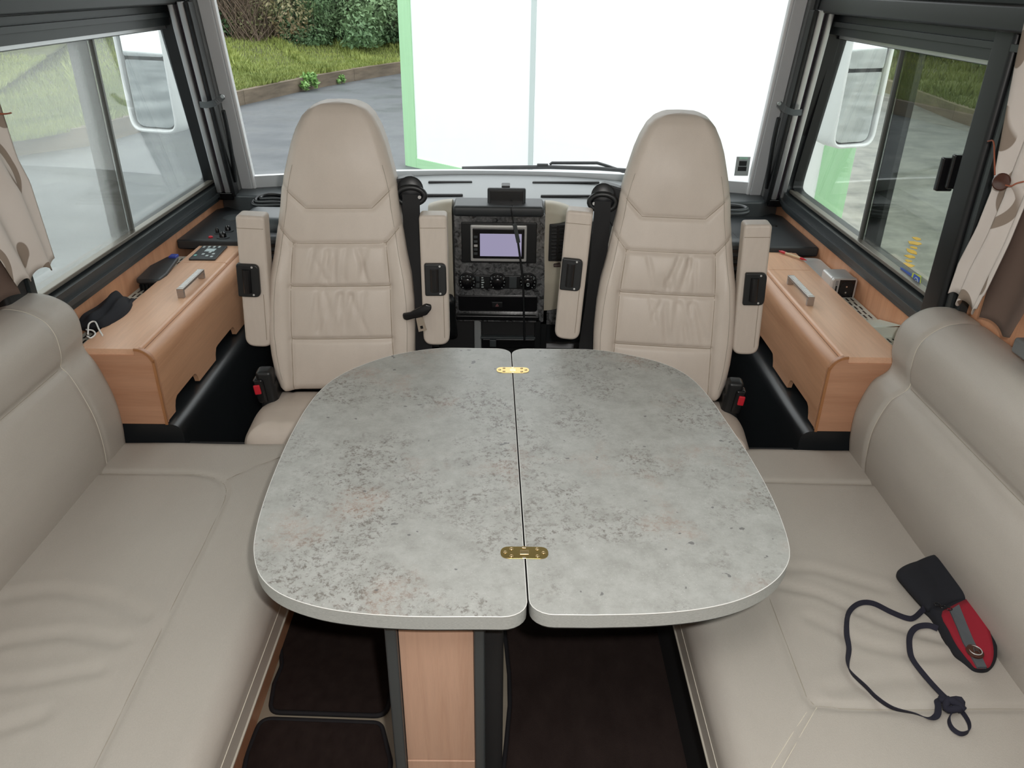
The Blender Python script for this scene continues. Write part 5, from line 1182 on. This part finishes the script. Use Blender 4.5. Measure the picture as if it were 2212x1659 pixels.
# red front panel follows the pad, grey stripe on it
def over(pts, name, m, dz, par, closed=True):
    q = smooth_path([pw_(u, v, ZC+dz) for u, v in pts], 4, closed=True); n = len(q); c = sum(q, Vector())/n
    V = []; Fc = []
    for s in (1, .8, .5, .2): V += [(c.x+(p.x-c.x)*s, c.y+(p.y-c.y)*s, ZC+dz+.002*(1-s)+tf(c.x+(p.x-c.x)*s, 0)) for p in q]
    V.append((c.x, c.y, ZC+dz+.002+tf(c.x, 0))); V += [(p.x, p.y, ZC+dz-.008+tf(p.x, 0)) for p in q]
    for k in range(3): Fc += [(k*n+i, k*n+(i+1) % n, (k+1)*n+(i+1) % n, (k+1)*n+i) for i in range(n)]
    Fc += [(3*n+i, 3*n+(i+1) % n, 4*n) for i in range(n)]; b = 4*n+1; Fc += [(i, (i+1) % n, b+(i+1) % n, b+i) for i in range(n)]
    return mk(name, V, Fc, m, par, smooth=True)
over(redp, 'red_panel', REDC, .0165, pp)
def stripe(ptsL, ptsR, dz):
    V = [tuple(pw_(u, v, ZC+dz)+Vector((0, 0, tf(pw_(u, v, ZC+dz).x, 0)))) for u, v in ptsL]+[tuple(pw_(u, v, ZC+dz)+Vector((0, 0, tf(pw_(u, v, ZC+dz).x, 0)))) for u, v in ptsR]
    n = len(ptsL); V2 = [(x, y, z-.004) for x, y, z in V]; Fc = [(i, i+1, n+i+1, n+i) for i in range(n-1)]+[(2*n+i, 3*n+i, 3*n+i+1, 2*n+i+1) for i in range(n-1)]+[(i, 2*n+i, 2*n+i+1, i+1) for i in range(n-1)]+[(n+i, n+i+1, 3*n+i+1, 3*n+i) for i in range(n-1)]
    return mk('grey_stripe', V+V2, Fc, GREYC, pp)
stripe([(2052, 1318), (2066, 1350), (2080, 1385), (2100, 1420), (2112, 1441)], [(2070, 1310), (2088, 1350), (2102, 1380), (2118, 1412), (2132, 1441)], .0205)
padded(flap, ZC+.012, .012, 'flap', POUCH, pp, tf)
q = pw_(2106, 1407, ZC+.024)+Vector((0, 0, tf(pw_(2106, 1407).x, 0))); bt = mk('round_badge', *cyl(q-Vector((0, 0, .004)), (.1, -.1, 1), 0, 0, 28, profile=[(.0155, 0), (.0155, .004), (.013, .0055)]), BROWNB, pp, angle=40)
mk('badge_ring', *tube([q+Vector((.0115*math.cos(a), .0115*math.sin(a), .0018)) for a in np.linspace(0, 2*math.pi, 24)[:-1]], .0011, 6, closed=True), SILV, bt, smooth=True)
for pts in (((-.005, -.006), (0, .007)), ((0, .007), (.005, -.006)), ((-.0028, -.001), (.0028, -.001))):
    mk('badge_letter', *tube([q+Vector((pts[0][0], pts[0][1], .002)), q+Vector((pts[1][0], pts[1][1], .002))], .0006, 5), SLATE, bt)
for u, v in ((2024, 1306), (2038, 1312), (2050, 1316)):
    c = pw_(u, v, ZC+.026); mk('zip_ring', *tube([c+Vector((.006*math.cos(a), .004*math.sin(a), .001)) for a in np.linspace(0, 6.28, 14)[:-1]], .001, 5, closed=True), BLKG, pp, smooth=True)
# lanyard
def lany(pts, n, wd, nm='strap'):
    P = smooth_path([pw_(u, v, ZC+dz) for u, v, dz in pts], n); N_ = len(P); dirs = []
    for i in range(N_):
        t_ = (P[min(i+1, N_-1)]-P[max(i-1, 0)]).normalized(); s_ = t_.cross(Vector((0, 0, 1))).normalized(); k = wd(i/(N_-1)); dirs.append((s_*math.cos(k)+Vector((0, 0, 1))*math.sin(k)))
    return mk(nm, *strap(P, .0112, .0016, dirs), CORD, pp, angle=50)
lany([(2012, 1300, .014), (1995, 1316, .008), (1975, 1334, .005), (1958, 1335, .004), (1925, 1322, .004), (1885, 1303, .004), (1855, 1304, .005), (1833, 1325, .005), (1829, 1365, .005), (1834, 1400, .004), (1831, 1430, .004), (1838, 1452, .004), (1870, 1483, .004), (1895, 1508, .003), (1930, 1530, .003), (1975, 1541, .003), (2008, 1552, .004), (2024, 1545, .005), (2027, 1525, .006), (2024, 1510, .007), (2038, 1504, .009)], 5,
     lambda k: .25+1.15*abs(math.sin(k*7.5)))
lany([(2026, 1358, .005), (2005, 1351, .005), (1980, 1355, .005), (1966, 1372, .005), (1965, 1400, .004), (1972, 1425, .004), (2000, 1462, .004), (2030, 1495, .005), (2052, 1515, .007)], 5, lambda k: .9-.9*min(1, k*1.4))
lp = [pw_(u, v, ZC+.006) for u, v in ((2062, 1532), (2050, 1552), (2056, 1572), (2075, 1585), (2092, 1580), (2094, 1565), (2086, 1548), (2072, 1530))]
mk('strap_loop', *strap(smooth_path(lp, 5), .008, .0018, [Vector((.4, .3, 1))]*(5*7+1)), CORD, pp, angle=50)
kn = pw_(2060, 1522, ZC+.012); kp = [kn+Vector((.013*math.cos(a)*(1+.3*math.sin(2*a)), .012*math.sin(a), .004*math.sin(3*a))) for a in np.linspace(0, 6.28, 22)[:-1]]
mk('knot', *tube(kp, .0065, 8, closed=True), CORD, pp, smooth=True); mk('knot', *tube(smooth_path([kn+Vector((-.018, .014, -.003)), kn+Vector((0, 0, .006)), kn+Vector((.012, -.012, 0))], 5), .0068, 8), CORD, pp, smooth=True)

# ================================================================== groups of repeated things
for base, grp in (('bush', 'bushes on the grass bank'), ('kerb_weed', 'weeds along the kerb'), ('captain_seat', 'captain seats in the cab'), ('bench_sofa', 'lounge benches'),
                  ('side_cabinet', 'side cabinets'), ('curtain', 'lounge curtains'), ('door_mirror', 'outside mirrors'), ('wiper', 'windscreen wipers'), ('floor_mat', 'carpet mats'),
                  ('cable_coil', 'cable coils on the dashboard'), ('blind_cassette', 'windscreen blind cassettes'), ('dash_shelf', 'dash corner shelves')):
    for o in list(COL.objects):
        if o.parent is None and o.name.split('.')[0] == base: o['group'] = grp
